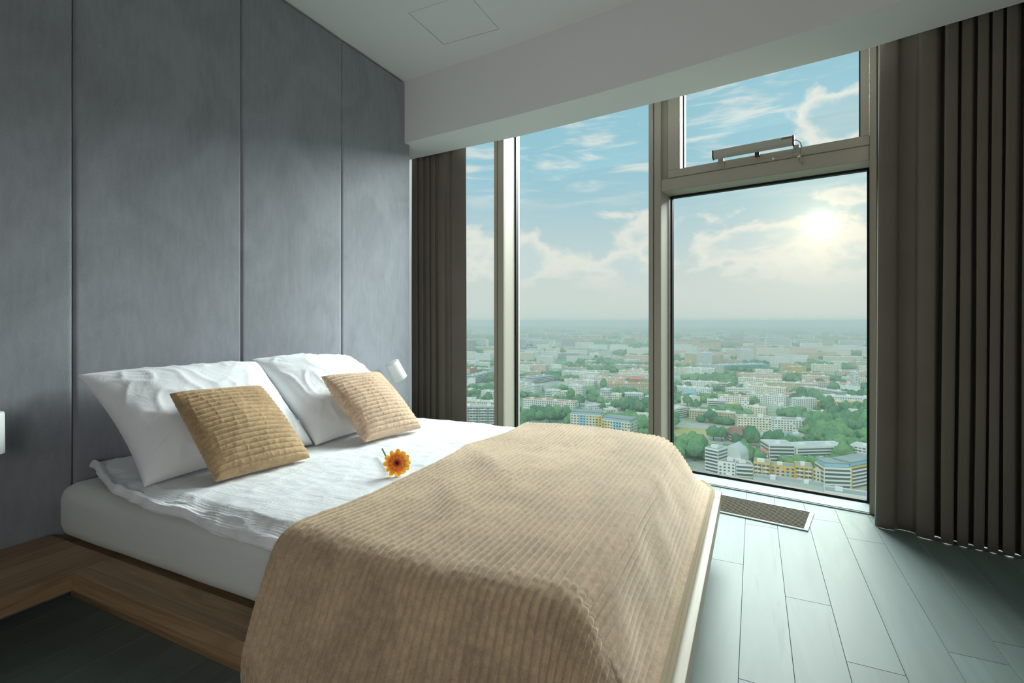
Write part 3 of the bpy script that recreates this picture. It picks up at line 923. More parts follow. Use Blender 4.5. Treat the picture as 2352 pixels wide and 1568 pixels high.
sp = [(1.232, 1.514, .543), (1.20, 1.545, .531), (1.15, 1.582, .521), (1.08, 1.640, .519), (1.00, 1.708, .530)]
st = tube('stem', [inv @ Vector(q) for q in sp], [.0042, .0040, .0038, .0036, .0036], mat('stem_green', (.42, .50, .25), .6), fl, 10)

# ------------------------------------------------------------------ reading lamps
def lathe(name, prof, m, parent, n=40):
    v = []; f = []
    for r, z in prof:
        for k in range(n): v.append((r * math.cos(2 * math.pi * k / n), r * math.sin(2 * math.pi * k / n), z))
    for i in range(len(prof) - 1):
        for k in range(n): f.append((i * n + k, i * n + (k + 1) % n, (i + 1) * n + (k + 1) % n, (i + 1) * n + k))
    o = pymesh(name, v, f, m, parent, True)
    return o


def reading_lamp(label, top, axis, stem):
    ax = Vector(axis).normalized(); q = ax.to_track_quat('Z', 'Y')
    e = empty('wall_lamp', top, label, 'wall lamp', 'reading lamps on the padded wall'); e.rotation_euler = q.to_euler()
    L, r = .140, .053
    sh = lathe('lamp_shade', [(.001, 0), (r - .008, 0), (r - .002, .002), (r, .008), (r, L - .001), (r - .001, L), (r - .003, L - .001), (r - .003, .008), (r - .008, .0045), (.001, .0045)], WHITE_PL, e)
    lathe('lamp_socket', [(.0005, .005), (.018, .005), (.018, .045), (.0005, .045)], mat('socket_white', (.75, .76, .75), .5), e, 24)
    lathe('light_bulb', [(.0005, .046), (.012, .046), (.019, .062), (.021, .078), (.017, .092), (.0005, .099)], mat('bulb_frosted', (.93, .93, .90), .35), e, 24)
    M = (Matrix.Translation(Vector(top)) @ q.to_matrix().to_4x4()).inverted()
    tube('lamp_arm', [M @ Vector(p) for p in stem], .005, WHITE_PL, e, 10)
    w = Vector(stem[-1])
    bm = bmesh.new(); bmesh.ops.create_cone(bm, cap_ends=True, segments=32, radius1=.034, radius2=.034, depth=.018, matrix=M @ Matrix.Translation((.0145, w.y, w.z)) @ Matrix.Rotation(R(90), 4, 'Y'))
    bm_obj('wall_plate', bm, WHITE_PL, e, False)
    return e


reading_lamp('white cylindrical reading lamp on the wall beside the pale cushion', (.095, 2.876, .782), (.26, .42, -.87), [(.105, 2.912, .712), (.060, 2.905, .640), (.055, 2.900, .600), (.045, 2.898, .580), (.022, 2.898, .575)])
reading_lamp('white cylindrical reading lamp above the wooden shelf at the left edge', (.118, .747, .772), (.02, .00, -1), [(.122, .747, .70), (.070, .747, .72), (.05, .747, .74), (.022, .747, .745)])

# ------------------------------------------------------------------ the city below
GZ = -130.0
def cmat(name, c, rough=.85, var=None): return mat(name, c, rough, .2, var=var)
WALLC = {'white': cmat('render_white', (.955, .955, .935)), 'cream': cmat('render_cream', (.955, .925, .84)), 'yellow': cmat('render_yellow', (.93, .79, .47)),
         'pink': cmat('render_pink', (.94, .83, .76)), 'blue': cmat('render_blue', (.66, .83, .90)), 'bluegrey': cmat('render_blue_grey', (.58, .68, .73)),
         'brick': cmat('brick_red', (.80, .52, .42)), 'grey': cmat('render_grey', (.80, .81, .79)), 'tan': cmat('render_tan', (.86, .79, .66)), 'dark': cmat('render_dark', (.42, .53, .56))}
ROOFC = {'grey': cmat('roof_grey', (.68, .71, .69), var=(.05, .12, 4)), 'teal': cmat('roof_teal', (.52, .73, .74), var=(.05, .1, 4)), 'orange': cmat('roof_orange', (.87, .57, .45), var=(.1, .12, 4)),
         'light': cmat('roof_light', (.84, .86, .84), var=(.05, .08, 4)), 'blue': cmat('roof_blue', (.62, .78, .84), var=(.05, .08, 4)), 'brown': cmat('roof_brown', (.68, .52, .45), var=(.1, .1, 4))}
PANE = mat('far_window_glass', (.36, .42, .44), .3, .5)
PANEW = mat('far_window_warm', (.60, .58, .53), .3, .5)
RAIL = cmat('balcony_parapet', (.96, .96, .94))
FOOT = []       # footprints, to keep the trees off the houses
brg = random.Random(11)


def quads(bm, lst):
    for q in lst: bm.faces.new([bm.verts.new(p) for p in q])


def building(name, label, A, B, h, depth, wall='white', roof='grey', style='grid', cat='building', group=None, gable=False, attic=None, detail=True, patch=None):
    """front wall from ground point A to B (seen from the camera), height h, running back by depth"""
    A = np.array(A[:2]); B = np.array(B[:2]); d = B - A; W = float(np.hypot(*d)); d = d / W
    n = np.array([-d[1], d[0]])
    if n @ (A - CAMP[:2]) < 0: n = -n
    e = empty(name, (A[0], A[1], GZ), label, cat, group)
    e.rotation_euler = (0, 0, math.atan2(d[1], d[0]))
    c = (A + B) / 2 + n * depth / 2; FOOT.append((c[0], c[1], math.hypot(W, depth) * .5, d, W / 2 + 3, depth / 2 + 3))
    sg = 1 if (-d[1] * n[0] + d[0] * n[1]) > 0 else -1
    D = depth
    def bb(nm, lo, hi, m, par=e):
        bm = bmesh.new(); bxm(bm, lo, hi); return bm_obj(nm, bm, m, par)
    bb('walls', (0, 0, 0), (W, D, h), WALLC[wall])
    if gable:
        bm = bmesh.new(); r = min(D, W) * .30
        o = .5
        P = [(-o, -o, h), (W + o, -o, h), (W + o, D + o, h), (-o, D + o, h), (-o + r * .6, D / 2, h + r), (W + o - r * .6, D / 2, h + r)]
        v = [bm.verts.new(p) for p in P]
        for f in ((0, 1, 5, 4), (2, 3, 4, 5), (1, 2, 5), (3, 0, 4), (3, 2, 1, 0)): bm.faces.new([v[k] for k in f])
        bm_obj('roof', bm, ROOFC[roof], e)
    else:
        rf = bb('roof', (.5, .5, h), (W - .5, D - .5, h + .25), ROOFC[roof])
        bm = bmesh.new()
        for lo, hi in (((0, 0, h), (W, .45, h + .9)), ((0, D - .45, h), (W, D, h + .9)), ((0, .45, h), (.45, D - .45, h + .9)), ((W - .45, .45, h), (W, D - .45, h + .9))): bxm(bm, lo, hi)
        bm_obj('parapet', bm, WALLC[wall], e)
        if detail:
            for k in range(max(1, int(W / 18))):
                x = W * (k + .5) / max(1, int(W / 18)) + brg.uniform(-2, 2); w2 = brg.uniform(1.5, 3.2); y = D * brg.uniform(.3, .6)
                bb('roof_housing', (x - w2, y - 2, h + .25), (x + w2, y + 2, h + brg.uniform(2.0, 3.4)), RAIL)
    if attic:
        ah, ac = attic
        bb('attic_storey', (1.0, 1.2, h + .9), (W - 1.0, D - 1.2, h + ah), WALLC[ac])
        bb('attic_roof', (.3, .5, h + ah), (W - .3, D - .5, h + ah + .4), ROOFC['grey'])
    nf = max(2, int(round(h / 2.95))); fh = h / nf
    def facade(L, place):
        q = []; q2 = []
        nc = max(2, int(round(L / 3.3))); cw = L / nc
        for f in range(nf):
            z0 = f * fh + fh * .30; z1 = z0 + fh * .48
            if style == 'band':
                q.append([place(L * .03, z0), place(L * .97, z0), place(L * .97, z1), place(L * .03, z1)])
                continue
            for k in range(nc):
                if brg.random() < .05: continue
                x0 = (k + .24) * cw; x1 = (k + .76) * cw
                if style == 'wide': x0, x1 = (k + .12) * cw, (k + .88) * cw
                (q if brg.random() < .75 else q2).append([place(x0, z0), place(x1, z0), place(x1, z1), place(x0, z1)])
        return q, q2
    if style != 'plain':
        F = .12
        parts = [facade(W, lambda x, z: (x, -F, z))]
        if detail:
            parts += [facade(D, lambda x, z: (-F, D - x, z)), facade(D, lambda x, z: (W + F, x, z))]
        for nm, i, m in (('windows', 0, PANE), ('windows', 1, PANEW)):
            lst = sum([p[i] for p in parts], [])
            if lst:
                bm = bmesh.new(); quads(bm, lst); me = bpy.data.meshes.new(nm); bm.to_mesh(me); bm.free(); me.materials.append(m)
                tag(link(nm, me, e), kind='stuff')
    if style in ('band', 'wide') and detail:
        bm = bmesh.new()
        for f in range(1, nf):
            if style == 'band': bxm(bm, (W * .03, -1.2, f * fh - .1), (W * .97, -.13, f * fh + fh * .26))
            else:
                nb = max(2, int(W / 9))
                for k in range(nb): bxm(bm, (W * (k + .2) / nb, -1.2, f * fh - .1), (W * (k + .8) / nb, -.13, f * fh + fh * .26))
        o = bm_obj('balconies', bm, RAIL, e); tag(o, kind='stuff')
    if patch:
        for (a, b, z0, z1, c2) in patch:
            bb('wall_panel', (W * a, -.06, h * z0), (W * b, -.005, h * z1), WALLC[c2])
    return e


def Z4(x, y): return 1540 + x * .29329, 740 + y * .29329
def Z3(x, y): return 1040 + x * .22109, 740 + y * .22109


def bpx(Zf, x0, yb0, x1, yb1, yr0, depth, label, **kw):
    """building read off the photograph: foot of the front wall left and right, height of its left corner"""
    u0, v0 = Zf(x0, yb0); u1, v1 = Zf(x1, yb1); _, vr = Zf(x0, yr0)
    A = onplane(u0, v0, GZ); B = onplane(u1, v1, GZ)
    t = float((A[:2] - CAMP[:2]) @ FWD); h = (v0 - vr) * t / FPX
    return building(kw.pop('name', 'apartment_building'), label, A, B, h, depth, **kw)


# right pane
bpx(Z4, 1205, 1392, 1700, 1470, 1325, 14, 'low pale building with a long grey roof at the foot of the right pane', wall='white', roof='grey', style='wide')
bpx(Z4, 650, 1300, 1200, 1385, 1222, 13, 'long grey flat roof in front of the yellow apartment block', wall='grey', roof='grey', style='plain')
bpx(Z4, 650, 1222, 780, 1240, 1098, 15, 'left wing of the ochre yellow apartment block beside the low white one', wall='yellow', roof='grey', style='wide')
bpx(Z4, 783, 1222, 978, 1245, 1122, 13, 'recessed middle part of the ochre yellow apartment block', wall='yellow', roof='grey', patch=[(.22, .5, 0, .85, 'pink'), (.6, .8, 0, .7, 'blue')])
bpx(Z4, 980, 1252, 1113, 1268, 1128, 15, 'right wing of the ochre yellow apartment block next to the cream one', wall='yellow', roof='grey', style='wide')
bpx(Z4, 1115, 1262, 1200, 1290, 1150, 14, 'narrow cream apartment building joining the yellow block to the teal topped one', wall='cream', roof='grey')
bpx(Z4, 1202, 1300, 1415, 1310, 1142, 16, 'long cream balcony block with a teal attic storey at lower right', wall='cream', roof='teal', style='band', attic=(4.2, 'blue'))
bpx(Z4, 1418, 1310, 1640, 1262, 1142, 16, 'pale yellow end of the teal topped balcony block by the right frame', wall='yellow', roof='teal', style='band', attic=(4.2, 'blue'))
bpx(Z4, 272, 1165, 372, 1190, 985, 17, 'white stepped block with grey roof nearest the corduroy throw', wall='white', roof='grey', style='band')
bpx(Z4, 375, 1190, 508, 1208, 1092, 15, 'low white wing in front of the round topped hall', wall='white', roof='grey')
bpx(Z4, 512, 1206, 648, 1216, 1115, 13, 'low white terrace with ribbon windows left of the yellow block', wall='white', roof='grey', style='band')
bpx(Z4, 690, 1098, 765, 1100, 1020, 14, 'cream block with an orange tiled roof behind the yellow building', wall='cream', roof='orange', gable=True)
bpx(Z4, 500, 1078, 690, 1096, 1012, 16, 'pale house with a long orange roof behind the round topped hall', wall='pink', roof='orange', gable=True)
bpx(Z4, 772, 1095, 975, 1100, 962, 20, 'white balcony block with grey roof behind the yellow building', wall='white', roof='light', style='band')
bpx(Z4, 985, 1102, 1400, 1090, 985, 20, 'long white balcony block with roof housings in the lower right pane', wall='white', roof='light', style='band')
bpx(Z4, 1405, 1050, 1600, 1085, 962, 18, 'white slanting block at the right edge of the right pane', wall='white', roof='light', style='wide')
bpx(Z4, 488, 950, 700, 950, 880, 22, 'brownish school building with a low reddish roof', wall='pink', roof='brown', gable=True, style='band')
bpx(Z4, 715, 950, 1088, 938, 905, 24, 'broad low building with flat grey roof beside the school', wall='pink', roof='grey')
bpx(Z4, 526, 838, 790, 850, 742, 16, 'left half of the long six storey cream tenement', wall='cream', roof='grey')
bpx(Z4, 792, 850, 1098, 862, 762, 16, 'right half of the long six storey cream tenement', wall='white', roof='grey')
bpx(Z4, 145, 760, 510, 790, 690, 15, 'long low cream row behind the roadside trees', wall='tan', roof='light')
bpx(Z4, 45, 760, 130, 745, 680, 14, 'short cream block at the left of the right pane', wall='cream', roof='light', style='wide')
bpx(Z4, 290, 688, 432, 695, 612, 15, 'white stepped block left of the small yellow house', wall='white', roof='light', style='band')
bpx(Z4, 434, 690, 545, 690, 640, 14, 'small yellow block beside the white stepped one', wall='yellow', roof='light')
bpx(Z4, 600, 720, 745, 735, 660, 14, 'pale low row in front of the park trees', wall='cream', roof='light')
bpx(Z4, 130, 648, 232, 640, 592, 14, 'plain cream block beside the pale dome', wall='cream', roof='light', style='plain')
bpx(Z4, 685, 622, 905, 626, 585, 30, 'white hall with a bright pale roof in the middle distance', wall='white', roof='light')
bpx(Z4, 992, 695, 1145, 692, 602, 14, 'white slab block with a regular window grid', wall='white', roof='light')
bpx(Z4, 925, 600, 1060, 598, 560, 14, 'pink topped block behind the white slab', wall='pink', roof='orange')
bpx(Z4, 1176, 682, 1494, 682, 625, 14, 'long low yellow row with white window bays', wall='yellow', roof='light')
bpx(Z4, 1388, 790, 1600, 812, 692, 16, 'white block at the right edge above the dark trees', wall='white', roof='light', style='wide')
bpx(Z4, 1105, 730, 1300, 745, 700, 14, 'tan row behind the dark park trees', wall='tan', roof='light')
bpx(Z4, 1285, 845, 1366, 842, 795, 40, 'cream gable end rising from the dark trees', wall='cream', roof='light')
bpx(Z4, 1500, 680, 1600, 690, 610, 16, 'white block by the right window frame beside the yellow row', wall='white', roof='light')
bpx(Z4, 330, 530, 505, 535, 480, 16, 'distant tan row left of the twin cream row', wall='tan', roof='light', style='wide')
bpx(Z4, 550, 535, 742, 538, 482, 16, 'distant cream row in the middle of the right pane', wall='cream', roof='light')
bpx(Z4, 1005, 540, 1325, 592, 500, 18, 'pale slanting row beyond the pink topped block', wall='grey', roof='light')
bpx(Z4, 1330, 540, 1485, 545, 500, 18, 'white hall beyond the dark trees at right', wall='white', roof='light', style='plain')
bpx(Z4, 242, 352, 330, 350, 240, 22, 'tall white far tower in the left half of the right pane', wall='white', roof='light')
bpx(Z4, 402, 312, 470, 312, 262, 30, 'white cube shaped far building beside the tall tower', wall='white', roof='light')
bpx(Z4, 545, 320, 648, 320, 212, 24, 'pair of far white slabs left of the orange dome', wall='white', roof='light')
bpx(Z4, 430, 372, 780, 362, 340, 60, 'wide blue roofed hall far off in the right pane', wall='bluegrey', roof='blue', style='plain')
bpx(Z4, 955, 400, 1065, 398, 350, 24, 'pale yellow far block among trees', wall='yellow', roof='light')
bpx(Z4, 1475, 445, 1600, 445, 392, 22, 'blue grey far block at the right edge', wall='bluegrey', roof='light')
bpx(Z4, 1450, 500, 1475, 500, 392, 18, 'thin white far tower near the right window frame', wall='white', roof='light')
bpx(Z4, 1455, 358, 1600, 358, 312, 24, 'pinkish far block at the right edge', wall='pink', roof='blue')
# middle pane
bpx(Z3, 1222, 1225, 1545, 1250, 955, 16, 'eleven storey cream and blue tower block, left of the pair', wall='cream', roof='blue', patch=[(.28, .50, 0, 1, 'blue'), (.80, .99, .45, 1, 'yellow')], attic=(3.4, 'blue'))
bpx(Z3, 1548, 1280, 1842, 1330, 1012, 18, 'eleven storey cream and blue tower block, right of the pair', wall='cream', roof='teal', patch=[(.42, .70, .0, 1, 'blue'), (0, .12, .45, 1, 'yellow')], attic=(3.4, 'blue'))
bpx(Z3, 905, 1200, 1110, 1240, 1085, 26, 'light blue boxy building beside the tower pair', wall='blue', roof='blue', style='wide')
bpx(Z3, 1212, 762, 1345, 775, 655, 14, 'white slab block in the middle pane, front of three', wall='white', roof='light')
bpx(Z3, 1338, 700, 1460, 712, 605, 14, 'white slab block in the middle pane, second of three', wall='white', roof='light')
bpx(Z3, 1395, 622, 1506, 628, 562, 14, 'white slab block in the middle pane, rearmost of three', wall='white', roof='light')
bpx(Z3, 960, 778, 1108, 785, 705, 15, 'white block with grey roof left of the three slabs', wall='white', roof='light', style='wide')
bpx(Z3, 1112, 790, 1226, 795, 722, 15, 'cream block between the white block and the slabs', wall='cream', roof='light')
bpx(Z3, 1530, 802, 1630, 808, 698, 16, 'bluish white tower standing alone in the middle pane', wall='white', roof='blue', style='wide')
bpx(Z3, 1640, 832, 1746, 838, 748, 16, 'cream block beside the bluish white tower', wall='cream', roof='light')
bpx(Z3, 1790, 815, 1982, 820, 742, 16, 'wide white block near the middle mullion', wall='white', roof='light', style='wide')
bpx(Z3, 1995, 850, 2100, 860, 770, 16, 'white block half hidden by the middle mullion', wall='white', roof='light', style='band')
bpx(Z3, 1410, 912, 1740, 890, 870, 12, 'long low white row above the tower pair', wall='white', roof='light')
bpx(Z3, 1595, 990, 1715, 985, 912, 13, 'cream block directly behind the right tower', wall='cream', roof='light')
bpx(Z3, 1875, 1060, 2080, 1080, 955, 14, 'cream row behind the right tower near the mullion', wall='cream', roof='light')
bpx(Z3, 890, 886, 1012, 888, 848, 14, 'small white houses among trees', wall='white', roof='light', name='small_house')
bpx(Z3, 1660, 640, 1830, 640, 580, 16, 'left part of the long brick building with orange roof', wall='brick', roof='orange', gable=True)
bpx(Z3, 1835, 645, 2005, 648, 590, 16, 'right part of the long brick building with orange roof', wall='brick', roof='orange', gable=True)
bpx(Z3, 840, 640, 1050, 610, 580, 40, 'low grey storage halls in the middle pane', wall='grey', roof='grey', style='band')
bpx(Z3, 700, 660, 830, 655, 610, 40, 'low grey halls beside the left mullion', wall='grey', roof='grey', style='plain')
bpx(Z3, 1030, 478, 1128, 478, 445, 26, 'small bright white hall among far trees', wall='white', roof='light', style='plain')
bpx(Z3, 1385, 445, 1495, 445, 405, 26, 'far cream block among trees of the middle pane', wall='cream', roof='light')
bpx(Z3, 705, 312, 880, 312, 255, 40, 'far blue grey office slab beside the left mullion', wall='bluegrey', roof='blue', style='band')
bpx(Z3, 1085, 372, 1320, 372, 322, 30, 'far grey green slab in front of the white estate', wall='grey', roof='light', style='band')
bpx(Z3, 1430, 365, 1515, 365, 322, 26, 'far white hall right of the grey slab', wall='white', roof='light', style='plain')
bpx(Z3, 1600, 405, 1720, 405, 362, 26, 'far row with pinkish roof in the middle pane', wall='tan', roof='orange')
bpx(Z3, 1810, 400, 2020, 402, 368, 26, 'far pale row near the middle mullion', wall='grey', roof='light')
# left pane
bpx(Z3, 148, 318, 230, 318, 196, 30, 'dark blue glass office tower in the left pane', wall='dark', roof='blue', style='band')
bpx(Z3, 90, 555, 180, 552, 495, 16, 'white half of the red and white block in the left pane', wall='white', roof='light')
bpx(Z3, 182, 552, 252, 545, 480, 16, 'red half of the red and white block in the left pane', wall='brick', roof='light', style='plain')
bpx(Z3, 115, 780, 235, 790, 700, 15, 'cream block with grid windows in the left pane', wall='cream', roof='light')
bpx(Z3, 292, 820, 430, 832, 712, 15, 'pale block beside the left mullion', wall='white', roof='light')
bpx(Z3, 150, 655, 232, 655, 592, 14, 'plain white house with trees in the left pane', wall='white', roof='light', style='plain')
bpx(Z3, 60, 1190, 470, 1190, 880, 16, 'grey green apartment wall with many windows at the foot of the left pane', wall='grey', roof='light', style='wide')
bpx(Z3, 95, 850, 225, 852, 805, 26, 'flat white hall in the left pane', wall='white', roof='light', style='plain')
bpx(Z3, 230, 640, 430, 585, 560, 26, 'long grey sheds in the left pane', wall='grey', roof='grey', style='band')
bpx(Z3, 180, 470, 385, 470, 425, 30, 'far white hall in the left pane', wall='white', roof='light')

# the pale dome and the round topped hall
u, v = Z4(150, 585); c = onplane(u, v, GZ)
bm = bmesh.new(); bmesh.ops.create_uvsphere(bm, u_segments=24, v_segments=12, radius=11, matrix=Matrix.Translation((0, 0, 3)) @ Matrix.Diagonal((1.3, 1.0, 1.0, 1)))
dm = bm_obj('round_hall', bm, ROOFC['blue'], None, True); dm.location = c
tag(dm, 'pale bluish domed hall at the left of the right pane', 'hall')
u, v = Z4(470, 1168); c = onplane(u, v, GZ)
v_ = []; f_ = []
for i in range(25):
    a = math.pi * i / 24
    for yy in (0, 26): v_.append((-8.5 * math.cos(a), yy, 13 + 9 * math.sin(a)))
for i in range(24): f_.append((2 * i, 2 * i + 2, 2 * i + 3, 2 * i + 1))
f_.append([2 * i for i in range(24, -1, -1)]); f_.append([2 * i + 1 for i in range(25)])
rh = empty('round_hall', c, 'white hall with a half round front rising behind the low white wing', 'hall'); rh.rotation_euler = (0, 0, R(-20))
pymesh('barrel_roof', v_, f_, ROOFC['light'], rh)
box('walls', (-8.5, 0, 0), (8.5, 26, 13), WALLC['white'], rh)

# distant housing estates: slabs in loose rows, individually placed
frg = random.Random(23)
far = []
for band, (y0, y1, cnt, hlo, hhi) in enumerate(((720, 1500, 110, 10, 17), (1500, 2500, 120, 14, 32), (2500, 4200, 120, 20, 38), (4200, 7000, 70, 22, 40))):
    for k in range(cnt):
        t = y0 + (y1 - y0) * frg.random(); uu = frg.uniform(1045, 2010)
        if 1135 < uu < 1190 or 1490 < uu < 1550: uu += 60
        d = FWD + RGT * (uu - 1176) / FPX; p = CAMP[:2] + d * t
        if any(math.hypot(p[0] - q[0], p[1] - q[1]) < q[2] + 14 for q in FOOT): continue
        L = frg.uniform(35, 95) * (1 + band * .25); an = frg.choice((.08, .1, -.25, .3, .0)) + frg.uniform(-.1, .1)
        dd = np.array([math.cos(an - .05), math.sin(an - .05)])
        wl_ = frg.choice(('white', 'white', 'cream', 'white', 'pink', 'tan', 'grey')); h = frg.uniform(hlo, hhi)
        nm = ('pale low row house', 'distant pale mid rise slab', 'remote tall pale slab', 'tiny pale slab by the hazy horizon')[band]
        building('slab_block', nm, p - dd * L / 2, p + dd * L / 2, h, frg.uniform(12, 22), wl_, frg.choice(('light', 'grey', 'light', 'orange' if band == 0 else 'light')), 'grid' if band < 2 else 'band',
                 group='housing estates band of %s' % ('low rows', 'mid rise slabs', 'tall slabs', 'horizon slabs')[band], detail=band < 1)

# ground: parks, streets and yards
def m_ground():
    ma, T, b, o = custom('city_ground')
    c = T.coord()
    n1 = T.noise(c, .0035, 6, .6, .6); n2 = T.noise(c, .02, 5, .65); n3 = T.noise(c, .0011, 3, .5)
    col = T.mix(T.sm(n2, .38, .58), lin((.58, .69, .52)), lin((.80, .80, .76)))
    col = T.mix(T.sm(n1, .36, .52), lin((.50, .64, .48)), col)
    x, y, z = T.sep(c)
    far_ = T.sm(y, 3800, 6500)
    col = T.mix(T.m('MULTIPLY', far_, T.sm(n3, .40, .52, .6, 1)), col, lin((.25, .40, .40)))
    T.put(b.inputs['Base Color'], col); b.inputs['Roughness'].default_value = .95; b.inputs['Specular IOR Level'].default_value = .1
    return ma


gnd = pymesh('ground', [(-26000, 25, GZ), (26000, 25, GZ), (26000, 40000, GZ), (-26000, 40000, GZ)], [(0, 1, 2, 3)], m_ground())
tag(gnd, kind='structure')
ROAD = cmat('asphalt_pale', (.74, .74, .71))
def road(label, pts, w):
    P = [onplane(*q, GZ + .15) for q in pts]; v = []; f = []
    for i, p in enumerate(P):
        a = P[max(i - 1, 0)]; b = P[min(i + 1, len(P) - 1)]; t = (b - a)[:2]; t = t / np.hypot(*t); n = np.array([-t[1], t[0]])
        v += [(p[0] + n[0] * w / 2, p[1] + n[1] * w / 2, p[2]), (p[0] - n[0] * w / 2, p[1] - n[1] * w / 2, p[2])]
        if i: k = 2 * i; f.append((k - 2, k - 1, k + 1, k))
    o = pymesh('road', v, f, ROAD); tag(o, label, 'road')
road('pale street running up between the trees of the middle pane', [Z3(790, 745), Z3(960, 680), Z3(1100, 600)], 14)
road('pale street beside the bluish white tower', [Z3(1300, 880), Z3(1420, 800), Z3(1540, 740), Z3(1600, 640)], 12)
road('wide avenue crossing below the middle pane trees', [Z3(690, 905), Z3(900, 960), Z3(1060, 965), Z3(1220, 920)], 13)
road('street in front of the white stepped block', [Z4(100, 1090), Z4(240, 1130), Z4(330, 1260)], 10)
FIELD = cmat('dry_grass', (.80, .76, .50), var=(.05, .15, 4))
v4 = [onplane(*Z4(*q), GZ + .2) for q in ((20, 905), (320, 935), (260, 960), (10, 985))]
tag(pymesh('lawn', v4, [(0, 1, 2, 3)], cmat('lawn_yellow_green', (.70, .76, .42), var=(.05, .12, 4))), 'yellow green lawn left of the white stepped block', 'lawn')
v4 = [onplane(*Z4(*q), GZ + .2) for q in ((20, 815), (480, 850), (470, 900), (10, 885))]
tag(pymesh('lawn', v4, [(0, 1, 2, 3)], FIELD), 'dry yellowish sports field behind the lawn', 'lawn')

for q0, q1 in (((10, 985), (320, 905)), ((10, 890), (480, 815))):
    pa_, pb_ = onplane(*Z4(*q0), GZ), onplane(*Z4(*q1), GZ); c_ = (pa_ + pb_) / 2
    FOOT.append((c_[0], c_[1], 0, np.array([1.0, 0.0]), abs(pb_[0] - pa_[0]) / 2, abs(pb_[1] - pa_[1]) / 2))


# trees
def ico(sub, seed, amp):
    bm = bmesh.new(); bmesh.ops.create_icosphere(bm, subdivisions=sub, radius=1)
    for v in bm.verts:
        k = 1 + amp * noise.noise(v.co * 1.7 + Vector((seed, 0, 0))) + amp * .7 * noise.noise(v.co * 4 + Vector((0, seed, 0))) + amp * .5 * noise.noise(v.co * 9 + Vector((0, 0, seed)))
        v.co = v.co * k
        if v.co.z < -.35: v.co.z = -.35 + (v.co.z + .35) * .3
    V = np.array([v.co for v in bm.verts]); F = np.array([[v.index for v in f.verts] for f in bm.faces]); bm.free()
    return V, F


def m_tree(name, a, b2):
    ma, T, b, o = custom(name)
    n = T.noise(T.n('ShaderNodeNewGeometry').outputs['Position'], .022, 3, .6)
    n2 = T.noise(T.n('ShaderNodeNewGeometry').outputs['Position'], .5, 3, .7)
    k = T.m('ADD', T.m('MULTIPLY', n, .65), T.m('MULTIPLY', n2, .35))
    T.put(b.inputs['Base Color'], T.mix(T.sm(k, .38, .62), lin(a), lin(b2))); b.inputs['Roughness'].default_value = .9; b.inputs['Specular IOR Level'].default_value = .1
    bp = T.n('ShaderNodeBump'); bp.inputs['Strength'].default_value = .8; bp.inputs['Distance'].default_value = 1.2
    T.put(bp.inputs['Height'], n2); T.put(b.inputs['Normal'], bp.outputs[0])
    return ma


LEAF = m_tree('foliage', (.33, .52, .40), (.52, .69, .46))
TRUNK = cmat('bark', (.35, .30, .25))
trg = np.random.default_rng(5)


def free(p, r):
    for q in FOOT:
        dx_, dy_ = p[0] - q[0], p[1] - q[1]
        if abs(dx_) + abs(dy_) > 260: continue
        a = dx_ * q[3][0] + dy_ * q[3][1]; b = -dx_ * q[3][1] + dy_ * q[3][0]
        if abs(a) < q[4] + r * .6 and abs(b) < q[5] + r * .6: return False
    return True


def clump(p, s): return noise.noise(Vector((p[0] / s, p[1] / s, 1.7)))


near = []
tries = 0
while len(near) < 230 and tries < 9000:
    tries += 1
    t = 400 + 560 * trg.random() ** 1.1; uu = trg.uniform(1050, 2015)
    d = FWD + RGT * (uu - 1176) / FPX; p = CAMP[:2] + d * t
    if clump(p, 90) < -.02 or not free(p, 7): continue
    near.append((p[0], p[1], trg.uniform(4.2, 8.2)))
# the park on the right and the copse beside the white block, as thick as in the picture
for zx0, zx1, zy0, zy1, cnt in ((1090, 1560, 790, 925, 40), (60, 250, 930, 1085, 14), (1270, 1560, 720, 800, 12), (540, 690, 1050, 1110, 5), (260, 500, 760, 930, 16)):
    for k in range(cnt):
        p = onplane(*Z4(trg.uniform(zx0, zx1), trg.uniform(zy0, zy1) + 25), GZ)
        if free(p, 2): near.append((p[0], p[1], trg.uniform(5.5, 8.5)))
tm = []
for s_ in range(4):
    V, F = ico(3, s_ * 3.1 + 1, .42)
    me = bpy.data.meshes.new('crown'); V2 = V * [1, 1, 1.05] + [0, 0, 1.25]; me.from_pydata(V2.tolist(), [], F.tolist()); me.materials.append(LEAF)
    me.polygons.foreach_set('use_smooth', [True] * len(F)); tm.append(me)
bm = bmesh.new(); bmesh.ops.create_cone(bm, segments=6, radius1=.07, radius2=.05, depth=.9, matrix=Matrix.Translation((0, 0, .45))); tk = bpy.data.meshes.new('trunk'); bm.to_mesh(tk); bm.free(); tk.materials.append(TRUNK)
near = near[:300]
for k, (x, y, r) in enumerate(near):
    e = empty('tree', (x, y, GZ), 'round leafy green tree between the apartment blocks of the city below', 'tree', 'city trees'); e.scale = (r, r, r * trg.uniform(.9, 1.25)); e.rotation_euler = (0, 0, trg.uniform(0, 6))
    link('crown', tm[k % 4], e); link('trunk', tk, e)
def column(o): 
    q = np.array(o.location[:2]) - CAMP[:2]; return float(q @ RGT / (q @ FWD))
ONES = 'first,second,third,fourth,fifth,sixth,seventh,eighth,ninth,tenth,eleventh,twelfth,thirteenth,fourteenth,fifteenth,sixteenth,seventeenth,eighteenth,nineteenth'.split(',')
def ordinal(k):
    if k < 20: return ONES[k - 1]
    t_, o_ = divmod(k, 10); st_ = ('twent', 'thirt', 'fort', 'fift', 'sixt', 'sevent', 'eight', 'ninet')[t_ - 2]
    return st_ + 'ieth' if o_ == 0 else st_ + 'y-' + ONES[o_ - 1]
